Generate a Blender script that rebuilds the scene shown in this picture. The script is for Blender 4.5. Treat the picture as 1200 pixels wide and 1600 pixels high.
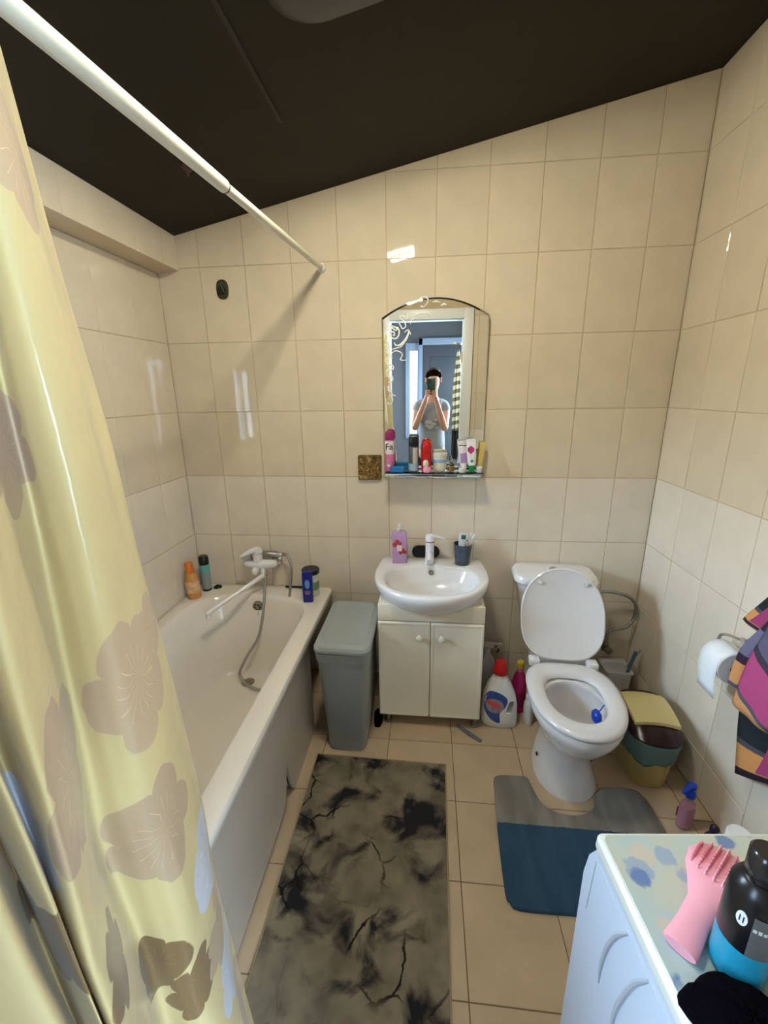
import bpy, bmesh, math, random
from mathutils import Vector, Matrix, Euler
random.seed(7)
PI = math.pi
scn = bpy.context.scene
C = scn.collection
for o in list(bpy.data.objects):
    bpy.data.objects.remove(o)

# ------------------------------------------------------------------ camera
cam_d = bpy.data.cameras.new('camera')
cam = bpy.data.objects.new('camera', cam_d)
C.objects.link(cam)
_r = Vector((0.99486228, 0.1002945, -0.01378622))
_u = Vector((-0.01386864, 0.26991068, 0.96278548))
_f = Vector((-0.10028314, 0.95764776, -0.2699149))
cam.matrix_world = Matrix(((_r.x, _u.x, -_f.x, 1.10037), (_r.y, _u.y, -_f.y, -2.17772), (_r.z, _u.z, -_f.z, 1.61479), (0, 0, 0, 1)))
cam_d.sensor_fit = 'HORIZONTAL'
cam_d.sensor_width = 36.0
cam_d.lens = 36.0 * 664.4142 / 1200.0
cam_d.clip_start = 0.004
scn.camera = cam

# ------------------------------------------------------------------ world, light, exposure
w = bpy.data.worlds.new('world')
scn.world = w
w.use_nodes = True
w.node_tree.nodes['Background'].inputs[0].default_value = (0.62, 0.80, 1.0, 1)
w.node_tree.nodes['Background'].inputs[1].default_value = 6.0
scn.view_settings.view_transform = 'Standard'
scn.view_settings.look = 'None'
scn.view_settings.exposure = 0.62
scn.view_settings.gamma = 1.0
scn.view_settings.use_curve_mapping = False


def area(name, loc, target, sx, sy, power, col):
    d = bpy.data.lights.new(name, 'AREA')
    d.shape = 'RECTANGLE'
    d.size, d.size_y = sx, sy
    d.energy = power
    d.color = col
    o = bpy.data.objects.new(name, d)
    o.location = loc
    o.rotation_euler = (Vector(target) - Vector(loc)).to_track_quat('-Z', 'Y').to_euler()
    C.objects.link(o)
    return o


LAMP_STRENGTH = 340.0
LAMP_COLOR = (1.0, .955, .77)
DAY = (0.56, 0.77, 1.0)
# daylight: the sky beyond the small window in the left wall; the two hallway lamps are added fill with no windows behind them
area('sky_beyond_window', (-3.6, -.8, 2.75), (0.2, -1.0, 1.35), 4.2, 1.7, 1300, DAY)
area('fill_hall_left', (-0.50, -3.0, 1.5), (1.2, -2.1, 1.0), 0.9, 1.2, 62, DAY)
area('fill_hall_right', (2.30, -3.0, 1.5), (0.9, -2.1, 0.9), 0.9, 1.2, 150, DAY)

# ------------------------------------------------------------------ materials
MATS = {}


def srgb(r, g, b):
    def c(v):
        v /= 255.0
        return v / 12.92 if v <= 0.04045 else ((v + 0.055) / 1.055) ** 2.4
    return (c(r), c(g), c(b), 1.0)


def mat(name, col, rough=0.5, metal=0.0, spec=0.5, alpha=None, trans=0.0, ior=1.45, emit=None, emit_s=0.0,
        var=0.0, scale=8.0, bump=0.0, bscale=60.0, coat=0.0, sss=0.0, objvar=0.0):
    if name in MATS:
        return MATS[name]
    m = bpy.data.materials.new(name)
    m.use_nodes = True
    nt = m.node_tree
    b = nt.nodes['Principled BSDF']
    b.inputs['Base Color'].default_value = col
    b.inputs['Roughness'].default_value = rough
    b.inputs['Metallic'].default_value = metal
    b.inputs['Specular IOR Level'].default_value = spec
    b.inputs['Transmission Weight'].default_value = trans
    b.inputs['IOR'].default_value = ior
    b.inputs['Coat Weight'].default_value = coat
    if emit:
        b.inputs['Emission Color'].default_value = emit
        b.inputs['Emission Strength'].default_value = emit_s
    if var > 0 or objvar > 0 or bump > 0:
        tc = nt.nodes.new('ShaderNodeTexCoord')
    if var > 0 or objvar > 0:
        hsv = nt.nodes.new('ShaderNodeHueSaturation')
        hsv.inputs['Color'].default_value = col
        val = None
        if var > 0:
            n = nt.nodes.new('ShaderNodeTexNoise')
            n.inputs['Scale'].default_value = scale
            n.inputs['Detail'].default_value = 5
            nt.links.new(tc.outputs['Object'], n.inputs['Vector'])
            mr = nt.nodes.new('ShaderNodeMapRange')
            mr.inputs[1].default_value = 0.25
            mr.inputs[2].default_value = 0.75
            mr.inputs[3].default_value = 1 - var
            mr.inputs[4].default_value = 1 + var
            nt.links.new(n.outputs['Fac'], mr.inputs[0])
            val = mr.outputs[0]
        if objvar > 0:
            oi = nt.nodes.new('ShaderNodeObjectInfo')
            mr2 = nt.nodes.new('ShaderNodeMapRange')
            mr2.inputs[3].default_value = 1 - objvar
            mr2.inputs[4].default_value = 1 + objvar
            nt.links.new(oi.outputs['Random'], mr2.inputs[0])
            if val is None:
                val = mr2.outputs[0]
            else:
                mu = nt.nodes.new('ShaderNodeMath')
                mu.operation = 'MULTIPLY'
                nt.links.new(val, mu.inputs[0])
                nt.links.new(mr2.outputs[0], mu.inputs[1])
                val = mu.outputs[0]
        nt.links.new(val, hsv.inputs['Value'])
        nt.links.new(hsv.outputs[0], b.inputs['Base Color'])
    if bump > 0:
        n2 = nt.nodes.new('ShaderNodeTexNoise')
        n2.inputs['Scale'].default_value = bscale
        n2.inputs['Detail'].default_value = 3
        nt.links.new(tc.outputs['Object'], n2.inputs['Vector'])
        bp = nt.nodes.new('ShaderNodeBump')
        bp.inputs['Strength'].default_value = bump
        bp.inputs['Distance'].default_value = 0.01
        nt.links.new(n2.outputs['Fac'], bp.inputs['Height'])
        nt.links.new(bp.outputs[0], b.inputs['Normal'])
    MATS[name] = m
    return m


def plain(name, r, g, b, rough=0.4, **k):
    return mat(name, srgb(r, g, b), rough, **k)


TILE_UP = plain('tile_cream', 212, 197, 171, 0.035, var=0.05, scale=7, bump=0.02, bscale=9, objvar=0.03)
TILE_LOW = plain('tile_pale', 219, 207, 189, 0.06, var=0.05, scale=7, bump=0.02, bscale=9, objvar=0.03)
GROUT = plain('grout', 190, 170, 140, 0.9, var=0.08, scale=20)
FLOOR_T = plain('floor_tile', 188, 166, 138, 0.35, var=0.12, scale=6, bump=0.03, objvar=0.03)
FLOOR_G = plain('floor_grout', 122, 98, 72, 0.9)
CEIL = plain('ceiling_brown', 33, 28, 18, 0.55, spec=.2, var=0.12, scale=3)
CEIL_DK = plain('ceiling_seam', 34, 28, 20, 0.6)
CERAM = plain('white_ceramic', 224, 222, 222, 0.08, coat=0.3)
ENAMEL = plain('bath_enamel', 226, 218, 206, 0.12, var=0.03, scale=4)
PANEL = plain('bath_panel', 186, 174, 158, 0.35, var=0.05, scale=4)
WPLAST = plain('white_plastic', 228, 228, 228, 0.3)
WPAINT = plain('white_paint', 214, 210, 190, 0.35, var=0.05, scale=10)
CREAM = plain('cream_laminate', 238, 231, 212, 0.3, var=0.02)
CHROME = mat('chrome', (0.62, 0.60, 0.57, 1), 0.18, 1.0)
HOSE = mat('hose_metal', (0.40, 0.39, 0.37, 1), 0.35, 1.0, bump=0.3, bscale=400)
BRASS = mat('brass', (0.62, 0.42, 0.18, 1), 0.3, 1.0)
BINGREY = plain('bin_grey', 152, 158, 157, 0.4)
BLACK = plain('black_plastic', 20, 18, 20, 0.3)
BLACKCLOTH = plain('black_cloth', 7, 5, 11, 1.0, spec=.05, bump=0.5, bscale=200)
RED = plain('red_plastic', 190, 22, 22, 0.3)
GLASS = mat('clear_glass', (0.93, 0.98, 0.96, 1), 0.02, trans=1.0, ior=1.3)
MIRROR = mat('mirror_silver', (0.86, 0.87, 0.85, 1), 0.01, 1.0)
SKIN = plain('skin', 196, 146, 118, 0.5, var=0.04)
HALLW = plain('hall_wall', 74, 74, 76, 0.8, var=0.04, scale=3)
HALLTRIM = plain('hall_trim', 112, 122, 138, 0.5)


# ------------------------------------------------------------------ object helpers
def fin(bm, name, m, parent=None, loc=None, rot=None, smooth=True, ang=40):
    bmesh.ops.remove_doubles(bm, verts=bm.verts, dist=1e-6)
    bmesh.ops.recalc_face_normals(bm, faces=bm.faces)
    me = bpy.data.meshes.new(name)
    bm.to_mesh(me)
    bm.free()
    if smooth:
        for p in me.polygons:
            p.use_smooth = True
        me.set_sharp_from_angle(angle=math.radians(ang))
    ms = m if isinstance(m, (list, tuple)) else [m]
    for x in ms:
        me.materials.append(x)
    o = bpy.data.objects.new(name, me)
    C.objects.link(o)
    if parent is not None:
        o.parent = parent
    if loc is not None:
        o.location = loc
    if rot is not None:
        o.rotation_euler = rot
    return o


def tag(o, label, cat, group=None, kind=None):
    o['label'] = label
    o['category'] = cat
    if group:
        o['group'] = group
    if kind:
        o['kind'] = kind
    return o


def struct(o):
    o['kind'] = 'structure'
    return o


def thing(name, label, cat, loc=(0, 0, 0), rot=(0, 0, 0), group=None):
    o = bpy.data.objects.new(name, None)
    o.empty_display_size = 0.05
    C.objects.link(o)
    o.location = loc
    o.rotation_euler = rot
    return tag(o, label, cat, group)


def B():
    return bmesh.new()


def box(bm, x0, x1, y0, y1, z0, z1, bev=0.0, seg=2, M=None):
    r = bmesh.ops.create_cube(bm, size=1.0)
    vs = r['verts']
    for v in vs:
        v.co = Vector(((x0 + x1) / 2 + v.co.x * (x1 - x0), (y0 + y1) / 2 + v.co.y * (y1 - y0), (z0 + z1) / 2 + v.co.z * (z1 - z0)))
    if bev > 0:
        es = list({e for v in vs for e in v.link_edges})
        rr_ = bmesh.ops.bevel(bm, geom=es, offset=bev, segments=seg, profile=0.5, affect='EDGES')
        vs = list({v for f in rr_['faces'] for v in f.verts} | {v for v in vs if v.is_valid})
    if M is not None:
        for v in vs:
            v.co = M @ v.co
    return bm


def loft(bm, rings, cap0=True, cap1=True, closed=True):
    vr = [[bm.verts.new(p) for p in r] for r in rings]
    n = len(rings[0])
    for a, b in zip(vr, vr[1:]):
        for i in range(n if closed else n - 1):
            j = (i + 1) % n
            bm.faces.new((a[i], a[j], b[j], b[i]))
    if cap0:
        bm.faces.new(list(reversed(vr[0])))
    if cap1:
        bm.faces.new(vr[-1])
    return vr


def lathe(bm, prof, n=24, c=(0, 0, 0), sx=1.0, sy=1.0, cap0=True, cap1=True, M=None):
    rings = []
    for r, z in prof:
        ring = []
        for i in range(n):
            a = 2 * PI * i / n
            p = Vector((c[0] + r * sx * math.cos(a), c[1] + r * sy * math.sin(a), c[2] + z))
            ring.append(M @ p if M is not None else p)
        rings.append(ring)
    loft(bm, rings, cap0, cap1)
    return bm


def catmull(pts, k=6):
    pts = [Vector(p) for p in pts]
    out = []
    for i in range(len(pts) - 1):
        p0 = pts[max(i - 1, 0)]
        p1, p2 = pts[i], pts[i + 1]
        p3 = pts[min(i + 2, len(pts) - 1)]
        for j in range(k):
            t = j / k
            out.append(0.5 * ((2 * p1) + (-p0 + p2) * t + (2 * p0 - 5 * p1 + 4 * p2 - p3) * t * t + (-p0 + 3 * p1 - 3 * p2 + p3) * t ** 3))
    out.append(pts[-1])
    return out


def tube(bm, pts, r, n=10, smooth=0, flat=None):
    pts = catmull(pts, smooth) if smooth else [Vector(p) for p in pts]
    rs = r if isinstance(r, (list, tuple)) else None
    rings = []
    up = Vector((0, 0, 1))
    prev = None
    for i, p in enumerate(pts):
        t = (pts[min(i + 1, len(pts) - 1)] - pts[max(i - 1, 0)]).normalized()
        if prev is None:
            a = t.cross(up)
            if a.length < 1e-3:
                a = t.cross(Vector((1, 0, 0)))
            a.normalize()
        else:
            a = (prev - t * prev.dot(t)).normalized()
        prev = a
        b = t.cross(a)
        if rs:
            q = i / (len(pts) - 1) * (len(rs) - 1)
            k = min(int(q), len(rs) - 2)
            rad = rs[k] + (rs[k + 1] - rs[k]) * (q - k)
        else:
            rad = r
        rings.append([p + (a * math.cos(2 * PI * j / n) + b * math.sin(2 * PI * j / n)) * rad for j in range(n)])
    loft(bm, rings)
    return bm


def rrect(cx, cy, hx, hy, r, z, n=6):
    out = []
    r = min(r, hx - 1e-4, hy - 1e-4)
    for q, (sx, sy) in enumerate(((1, 1), (-1, 1), (-1, -1), (1, -1))):
        for i in range(n + 1):
            a = PI / 2 * q + PI / 2 * i / n
            out.append(Vector((cx + sx * (hx - r) + r * math.cos(a), cy + sy * (hy - r) + r * math.sin(a), z)))
    return out


def ell(cx, cy, a, b, z, n=32, p=2.0, b2=None):
    out = []
    for i in range(n):
        t = 2 * PI * i / n
        c, s = math.cos(t), math.sin(t)
        x = a * math.copysign(abs(c) ** (2 / p), c)
        bb = b if s >= 0 or b2 is None else b2
        y = bb * math.copysign(abs(s) ** (2 / p), s)
        out.append(Vector((cx + x, cy + y, z)))
    return out


def prism(bm, poly, fn, d0, d1, bev=0.0):
    """extrude a 2-D polygon: fn(u, v, d) -> world, between depths d0 and d1, with a chamfer on the d1 side"""
    n = len(poly)
    ring0 = [fn(u, v, d0) for u, v in poly]
    if bev > 0:
        ins = inset(poly, bev)
        sgn = 1 if d1 > d0 else -1
        rings = [ring0, [fn(u, v, d1 - sgn * bev) for u, v in poly], [fn(u, v, d1) for u, v in ins]]
    else:
        rings = [ring0, [fn(u, v, d1) for u, v in poly]]
    loft(bm, [[Vector(p) for p in r] for r in rings])
    return bm


def inset(poly, d):
    n = len(poly)
    ar = sum(poly[i][0] * poly[(i + 1) % n][1] - poly[(i + 1) % n][0] * poly[i][1] for i in range(n))
    s = 1 if ar > 0 else -1
    out = []
    for i in range(n):
        p0, p1, p2 = Vector(poly[i - 1]), Vector(poly[i]), Vector(poly[(i + 1) % n])
        e1 = (p1 - p0)
        e2 = (p2 - p1)
        if e1.length < 1e-9 or e2.length < 1e-9:
            out.append(tuple(p1))
            continue
        e1.normalize()
        e2.normalize()
        n1 = Vector((-e1.y, e1.x)) * s
        n2 = Vector((-e2.y, e2.x)) * s
        m = n1 + n2
        k = max(0.3, 1 + n1.dot(n2))
        out.append(tuple(p1 + m * (d / k)))
    return out


def clip(poly, cp):
    """Sutherland-Hodgman, cp convex CCW"""
    out = list(poly)
    for i in range(len(cp)):
        a, b = cp[i], cp[(i + 1) % len(cp)]
        inp, out = out, []
        def side(p):
            return (b[0] - a[0]) * (p[1] - a[1]) - (b[1] - a[1]) * (p[0] - a[0])
        for j in range(len(inp)):
            p, q = inp[j - 1], inp[j]
            sp, sq = side(p), side(q)
            if (sp >= 0) != (sq >= 0):
                t = sp / (sp - sq)
                out.append((p[0] + (q[0] - p[0]) * t, p[1] + (q[1] - p[1]) * t))
            if sq >= 0:
                out.append(q)
        if not out:
            return []
    return out


TILE_MESH = {}


def tiles(parent, O, U, V, N, us, vs, cp, mfn, gap=0.0016, depth=0.005, bev=0.0013, wob=0.0025):
    O, U, V, N = Vector(O), Vector(U), Vector(V), Vector(N)
    for a0, a1 in zip(us, us[1:]):
        for b0, b1 in zip(vs, vs[1:]):
            cell = [(a0, b0), (a1, b0), (a1, b1), (a0, b1)]
            pl = clip(cell, cp)
            if len(pl) < 3:
                continue
            ar = abs(sum(pl[i][0] * pl[(i + 1) % len(pl)][1] - pl[(i + 1) % len(pl)][0] * pl[i][1] for i in range(len(pl)))) / 2
            if ar < 0.0006:
                continue
            full = abs(ar - (a1 - a0) * (b1 - b0)) < 1e-6
            cu, cv = (a0 + a1) / 2, (b0 + b1) / 2
            m = mfn(cu, cv)
            key = (round(a1 - a0, 4), round(b1 - b0, 4), m.name, round(depth, 4))
            if full and key in TILE_MESH:
                me = TILE_MESH[key]
            else:
                loc = inset([(u - cu, v - cv) for u, v in pl], gap)
                bm = B()
                prism(bm, loc, lambda u, v, d: (u, v, d), -depth, 0.0, bev)
                bmesh.ops.recalc_face_normals(bm, faces=bm.faces)
                me = bpy.data.meshes.new('tile')
                bm.to_mesh(me)
                bm.free()
                me.materials.append(m)
                if full:
                    TILE_MESH[key] = me
            o = bpy.data.objects.new('tile', me)
            C.objects.link(o)
            c = O + U * cu + V * cv
            M = Matrix(((U.x, V.x, N.x, c.x), (U.y, V.y, N.y, c.y), (U.z, V.z, N.z, c.z), (0, 0, 0, 1)))
            o.parent = parent
            o.matrix_local = M @ Euler((random.gauss(0, wob), random.gauss(0, wob), 0)).to_matrix().to_4x4()


def text(name, s, size, loc, rot, m, parent, thick=0.0003):
    cu = bpy.data.curves.new(name, 'FONT')
    cu.body = s
    cu.size = size
    cu.extrude = thick
    cu.align_x = 'CENTER'
    cu.align_y = 'CENTER'
    t = bpy.data.objects.new(name, cu)
    dg = bpy.context.evaluated_depsgraph_get()
    C.objects.link(t)
    bpy.context.view_layer.update()
    me = bpy.data.meshes.new_from_object(t.evaluated_get(bpy.context.evaluated_depsgraph_get()))
    bpy.data.objects.remove(t)
    me.materials.clear()
    me.materials.append(m)
    o = bpy.data.objects.new(name, me)
    C.objects.link(o)
    o.parent = parent
    o.location = loc
    o.rotation_euler = rot
    return o


# ================================================================== THE ROOM
XL, XR, TW, TH, H0 = -0.214, 2.220, 0.225, 0.3375, 2.5418
YF = -2.10
SPLIT = H0 - 4 * TH


def cz(x):
    return 2.344 + (x + 0.106) * 0.2017


def wallmesh(name, poly, fn, d0, d1, m):
    bm = B()
    prism(bm, poly, fn, d0, d1)
    return struct(fin(bm, name, m, smooth=False))


def wmat(u, v):
    return TILE_UP if v > SPLIT else TILE_LOW


zs = [H0 - TH * k for k in range(8, -3, -1)]
# back wall
wb = wallmesh('wall_back', [(XL - .1, -.05), (XR + .1, -.05), (XR + .1, cz(XR) + .1), (XL - .1, cz(XL) + .1)], lambda u, v, d: (u, d, v), 0.10, 0.0022, GROUT)
tiles(wb, (0, 0, 0), (1, 0, 0), (0, 0, 1), (0, -1, 0), [TW * i for i in range(-2, 12)], zs,
      [(XL, 0), (XR, 0), (XR, cz(XR)), (XL, cz(XL))], wmat)
# right wall
wr = wallmesh('wall_right', [(YF - .12, -.05), (0.0, -.05), (0.0, cz(XR) + .1), (YF - .12, cz(XR) + .1)], lambda u, v, d: (d, u, v), XR + .10, XR + .0022, GROUT)
tiles(wr, (XR, 0, 0), (0, 1, 0), (0, 0, 1), (-1, 0, 0), [-.011 - TW * i for i in range(10, -2, -1)], zs,
      [(YF, 0), (0, 0), (0, cz(XR)), (YF, cz(XR))], wmat)
# left wall
SY0, SY1, SZ0, SZ1 = -1.22, -.74, 1.26, 1.82          # small window over the bath, behind the curtain
bm = B()
for (y0, y1, z0, z1) in ((YF - .12, SY0, -.05, 2.6), (SY1, 0, -.05, 2.6), (SY0, SY1, -.05, SZ0), (SY0, SY1, SZ1, 2.6)):
    box(bm, XL - .10, XL - .0022, y0, y1, z0, z1)
wl = struct(fin(bm, 'wall_left', GROUT, smooth=False))
for (y0, y1, z0, z1) in ((YF, SY0, 0, 2.186), (SY1, 0, 0, 2.186), (SY0, SY1, 0, SZ0), (SY0, SY1, SZ1, 2.186)):
    tiles(wl, (XL, 0, 0), (0, 1, 0), (0, 0, 1), (1, 0, 0), [-.01 - TW * i for i in range(10, -2, -1)], zs,
          [(y0, z0), (y1, z0), (y1, z1), (y0, z1)], wmat)
w2 = bpy.data.objects.new('window_2', None); C.objects.link(w2); struct(w2)
WFR = plain('window_white', 222, 224, 226, .35)
bm = B()
for (y0, y1, z0, z1) in ((SY0, SY0 + .035, SZ0, SZ1), (SY1 - .035, SY1, SZ0, SZ1), (SY0 + .035, SY1 - .035, SZ0, SZ0 + .035), (SY0 + .035, SY1 - .035, SZ1 - .035, SZ1), (-1.0, -.96, SZ0 + .035, SZ1 - .035)):
    box(bm, XL - .095, XL - .05, y0, y1, z0, z1, .003)
fin(bm, 'window_frame', WFR, w2)
gm = bpy.data.materials.new('thin_pane'); gm.use_nodes = True
gn = gm.node_tree; gn.nodes.clear()
g1 = gn.nodes.new('ShaderNodeBsdfTransparent'); g2 = gn.nodes.new('ShaderNodeBsdfGlossy'); g2.inputs['Roughness'].default_value = .02
g3 = gn.nodes.new('ShaderNodeMixShader'); g3.inputs[0].default_value = .07
g4 = gn.nodes.new('ShaderNodeOutputMaterial')
gn.links.new(g1.outputs[0], g3.inputs[1]); gn.links.new(g2.outputs[0], g3.inputs[2]); gn.links.new(g3.outputs[0], g4.inputs[0])
for y0, y1 in ((SY0 + .035, -1.0), (-.96, SY1 - .035)):
    bm = B(); box(bm, XL - .074, XL - .070, y0, y1, SZ0 + .035, SZ1 - .035)
    fin(bm, 'pane', gm, w2, smooth=False)
# boxed-in ledge under the ceiling on the left
bm = B()
LB = 2.186
poly = [(XL, LB), (-.108, LB + .008), (-.108, cz(-.108) + .02), (XL, cz(XL) + .02)]
prism(bm, poly, lambda u, v, d: (u, d, v), YF, 0.0)
tr = struct(fin(bm, 'trim_1', plain('ledge_paint', 200, 180, 150, 0.4, var=.04), smooth=False))
tiles(tr, (-.1058, 0, 0), (0, 1, 0), (0, 0, 1), (1, 0, 0), [-.115 - .187 * i for i in range(11, -2, -1)], [LB + .006, 2.5],
      [(YF, 0), (0, 0), (0, cz(-.108)), (YF, cz(-.108))], wmat, depth=.0022)
# front wall with the doorway
DX0, DX1, DZ = 0.735, 1.412, 2.18
bm = B()
for (x0, x1, z0, z1) in ((-.35, DX0, -.05, 3.0), (DX1, 2.4, -.05, 3.0), (DX0, DX1, DZ, 3.0)):
    box(bm, x0, x1, YF - .12, YF - .0022, z0, z1)
wf = struct(fin(bm, 'wall_front', GROUT, smooth=False))
tiles(wf, (0, YF, 0), (-1, 0, 0), (0, 0, 1), (0, 1, 0), [-XR + TW * i for i in range(0, 5)], zs,
      [(-XR, 0), (-DX1 - .09, 0), (-DX1 - .09, cz(1.5)), (-XR, cz(XR))], wmat)
tiles(wf, (0, YF, 0), (-1, 0, 0), (0, 0, 1), (0, 1, 0), [-DX0 + .09 + TW * i for i in range(0, 5)], zs,
      [(-DX0 + .09, 0), (-XL, 0), (-XL, cz(XL)), (-DX0 + .09, cz(.65))], wmat)
# ceiling, with a seam
bm = B()
prism(bm, [(-.35, cz(-.35)), (2.45, cz(2.45)), (2.45, cz(2.45) + .1), (-.35, cz(-.35) + .1)], lambda u, v, d: (u, d, v), YF - .01, 0.05)
ce = struct(fin(bm, 'ceiling', CEIL, smooth=False))
bm = B()
for (x0, y0, y1) in ((.60, -2.05, -.51),):
    prism(bm, [(x0 - .006, cz(x0 - .006) + .004), (x0 + .006, cz(x0 + .006) + .004), (x0 + .006, cz(x0 + .006) - .004), (x0 - .006, cz(x0 - .006) - .004)], lambda u, v, d: (u, d, v), y0, y1)
fin(bm, 'seam_strip', CEIL_DK, ce, smooth=False)
# floor
AX, Y0, FT = 1.2340, -0.4988, 0.30015
bm = B()
box(bm, XL - .1, XR + .1, YF - .12, .1, -.08, -.002)
fl = struct(fin(bm, 'floor', FLOOR_G, smooth=False))
tiles(fl, (0, 0, 0), (1, 0, 0), (0, 1, 0), (0, 0, 1), [AX + FT * i for i in range(-6, 5)], [Y0 - FT * n for n in range(6, -3, -1)],
      [(XL, YF), (XR, YF), (XR, 0), (XL, 0)], lambda u, v: FLOOR_T, depth=.004, bev=.001, wob=0.0)

# door frame seen in the mirror
dr = bpy.data.objects.new('door_1', None)
C.objects.link(dr)
struct(dr)
FRM = plain('door_frame_white', 226, 226, 222, 0.35)
for nm, (x0, x1, z0, z1) in (('jamb', (DX0 - .085, DX0, 0, DZ + .085)), ('jamb', (DX1, DX1 + .085, 0, DZ + .085)), ('lintel', (DX0, DX1, DZ, DZ + .085))):
    bm = B()
    box(bm, x0, x1, YF - .01, YF + .018, z0, z1, .004)
    fin(bm, nm, FRM, dr)
for nm, (x0, x1, z0, z1) in (('reveal', (DX0 - .012, DX0 + .006, 0, DZ)), ('reveal', (DX1 - .006, DX1 + .012, 0, DZ)), ('reveal', (DX0 + .006, DX1 - .006, DZ - .006, DZ + .012))):
    bm = B()
    box(bm, x0, x1, YF - .13, YF - .011, z0, z1)
    fin(bm, nm, FRM, dr, smooth=False)
bm = B()
box(bm, DX1 - .0085, DX1 - .0055, YF - .045, YF - .012, 1.80, 1.90, .001)
lathe(bm, [(.005, 0), (.005, .10)], 10, (DX1 - .010, YF - .012, 1.80))
fin(bm, 'hinge', BRASS, dr)

# ------------------------------------------------------------------ hallway behind the camera (seen in the mirror)
HX0, HX1, HY0, HY1, HZ = -.62, 2.45, -3.62, YF - .125, 2.5
bm = B(); box(bm, HX0 - .1, HX1 + .1, HY0 - .12, HY1, -.08, 0.0)
struct(fin(bm, 'floor_hallway', plain('hall_floor', 120, 100, 80, .5, var=.1), smooth=False))
bm = B(); box(bm, HX0 - .1, HX1 + .1, HY0 - .12, HY1, HZ, HZ + .08)
struct(fin(bm, 'ceiling_hallway', plain('hall_ceiling', 50, 50, 52, .8), smooth=False))
bm = B(); box(bm, HX0 - .1, HX0, HY0, HY1, 0, HZ)
struct(fin(bm, 'wall_hallway_left', HALLW, smooth=False))
bm = B(); box(bm, HX1, HX1 + .1, HY0, HY1, 0, HZ)
struct(fin(bm, 'wall_hallway_right', HALLW, smooth=False))
WX0, WX1, WZ0, WZ1 = .855, .955, .95, 2.0
bm = B()
for (x0, x1, z0, z1) in ((HX0, WX0, 0, HZ), (WX1, HX1, 0, HZ), (WX0, WX1, 0, WZ0), (WX0, WX1, WZ1, HZ)):
    box(bm, x0, x1, HY0 - .1, HY0, z0, z1)
struct(fin(bm, 'wall_hallway_rear', HALLW, smooth=False))
wn = bpy.data.objects.new('window_1', None); C.objects.link(wn); struct(wn)
bm = B()
for (x0, x1, z0, z1) in ((WX0 - .05, WX0, WZ0 - .05, WZ1 + .09), (WX1, WX1 + .04, WZ0 - .05, WZ1 + .09), (WX0, WX1, WZ1, WZ1 + .09), (WX0, WX1, WZ0 - .05, WZ0)):
    box(bm, x0, x1, HY0 - .02, HY0 + .02, z0, z1, .003)
fin(bm, 'window_frame', HALLTRIM, wn)
bm = B(); box(bm, WX0, WX1, HY0 - .06, HY0 - .05, WZ0, WZ1)
fin(bm, 'window_pane', mat('daylit_pane', srgb(230, 236, 245), .5, emit=(.85, .92, 1, 1), emit_s=1.3), wn, smooth=False)
d2 = bpy.data.objects.new('door_2', None); C.objects.link(d2); struct(d2)
bm = B()
box(bm, 1.02, 1.80, HY0, HY0 + .035, 0, 2.06, .003)
for z0, z1 in ((.15, .95), (1.08, 1.92)):
    box(bm, 1.12, 1.70, HY0 + .035, HY0 + .043, z0, z1, .004)
fin(bm, 'door_leaf', plain('hall_door_grey', 54, 57, 62, .5), d2)
bm = B()
box(bm, .97, 1.02, HY0, HY0 + .045, 0, 2.14, .003)
box(bm, 1.80, 1.87, HY0, HY0 + .045, 0, 2.14, .003)
box(bm, .97, 1.87, HY0, HY0 + .045, 2.06, 2.14, .003)
fin(bm, 'door_frame', HALLTRIM, d2)


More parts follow.
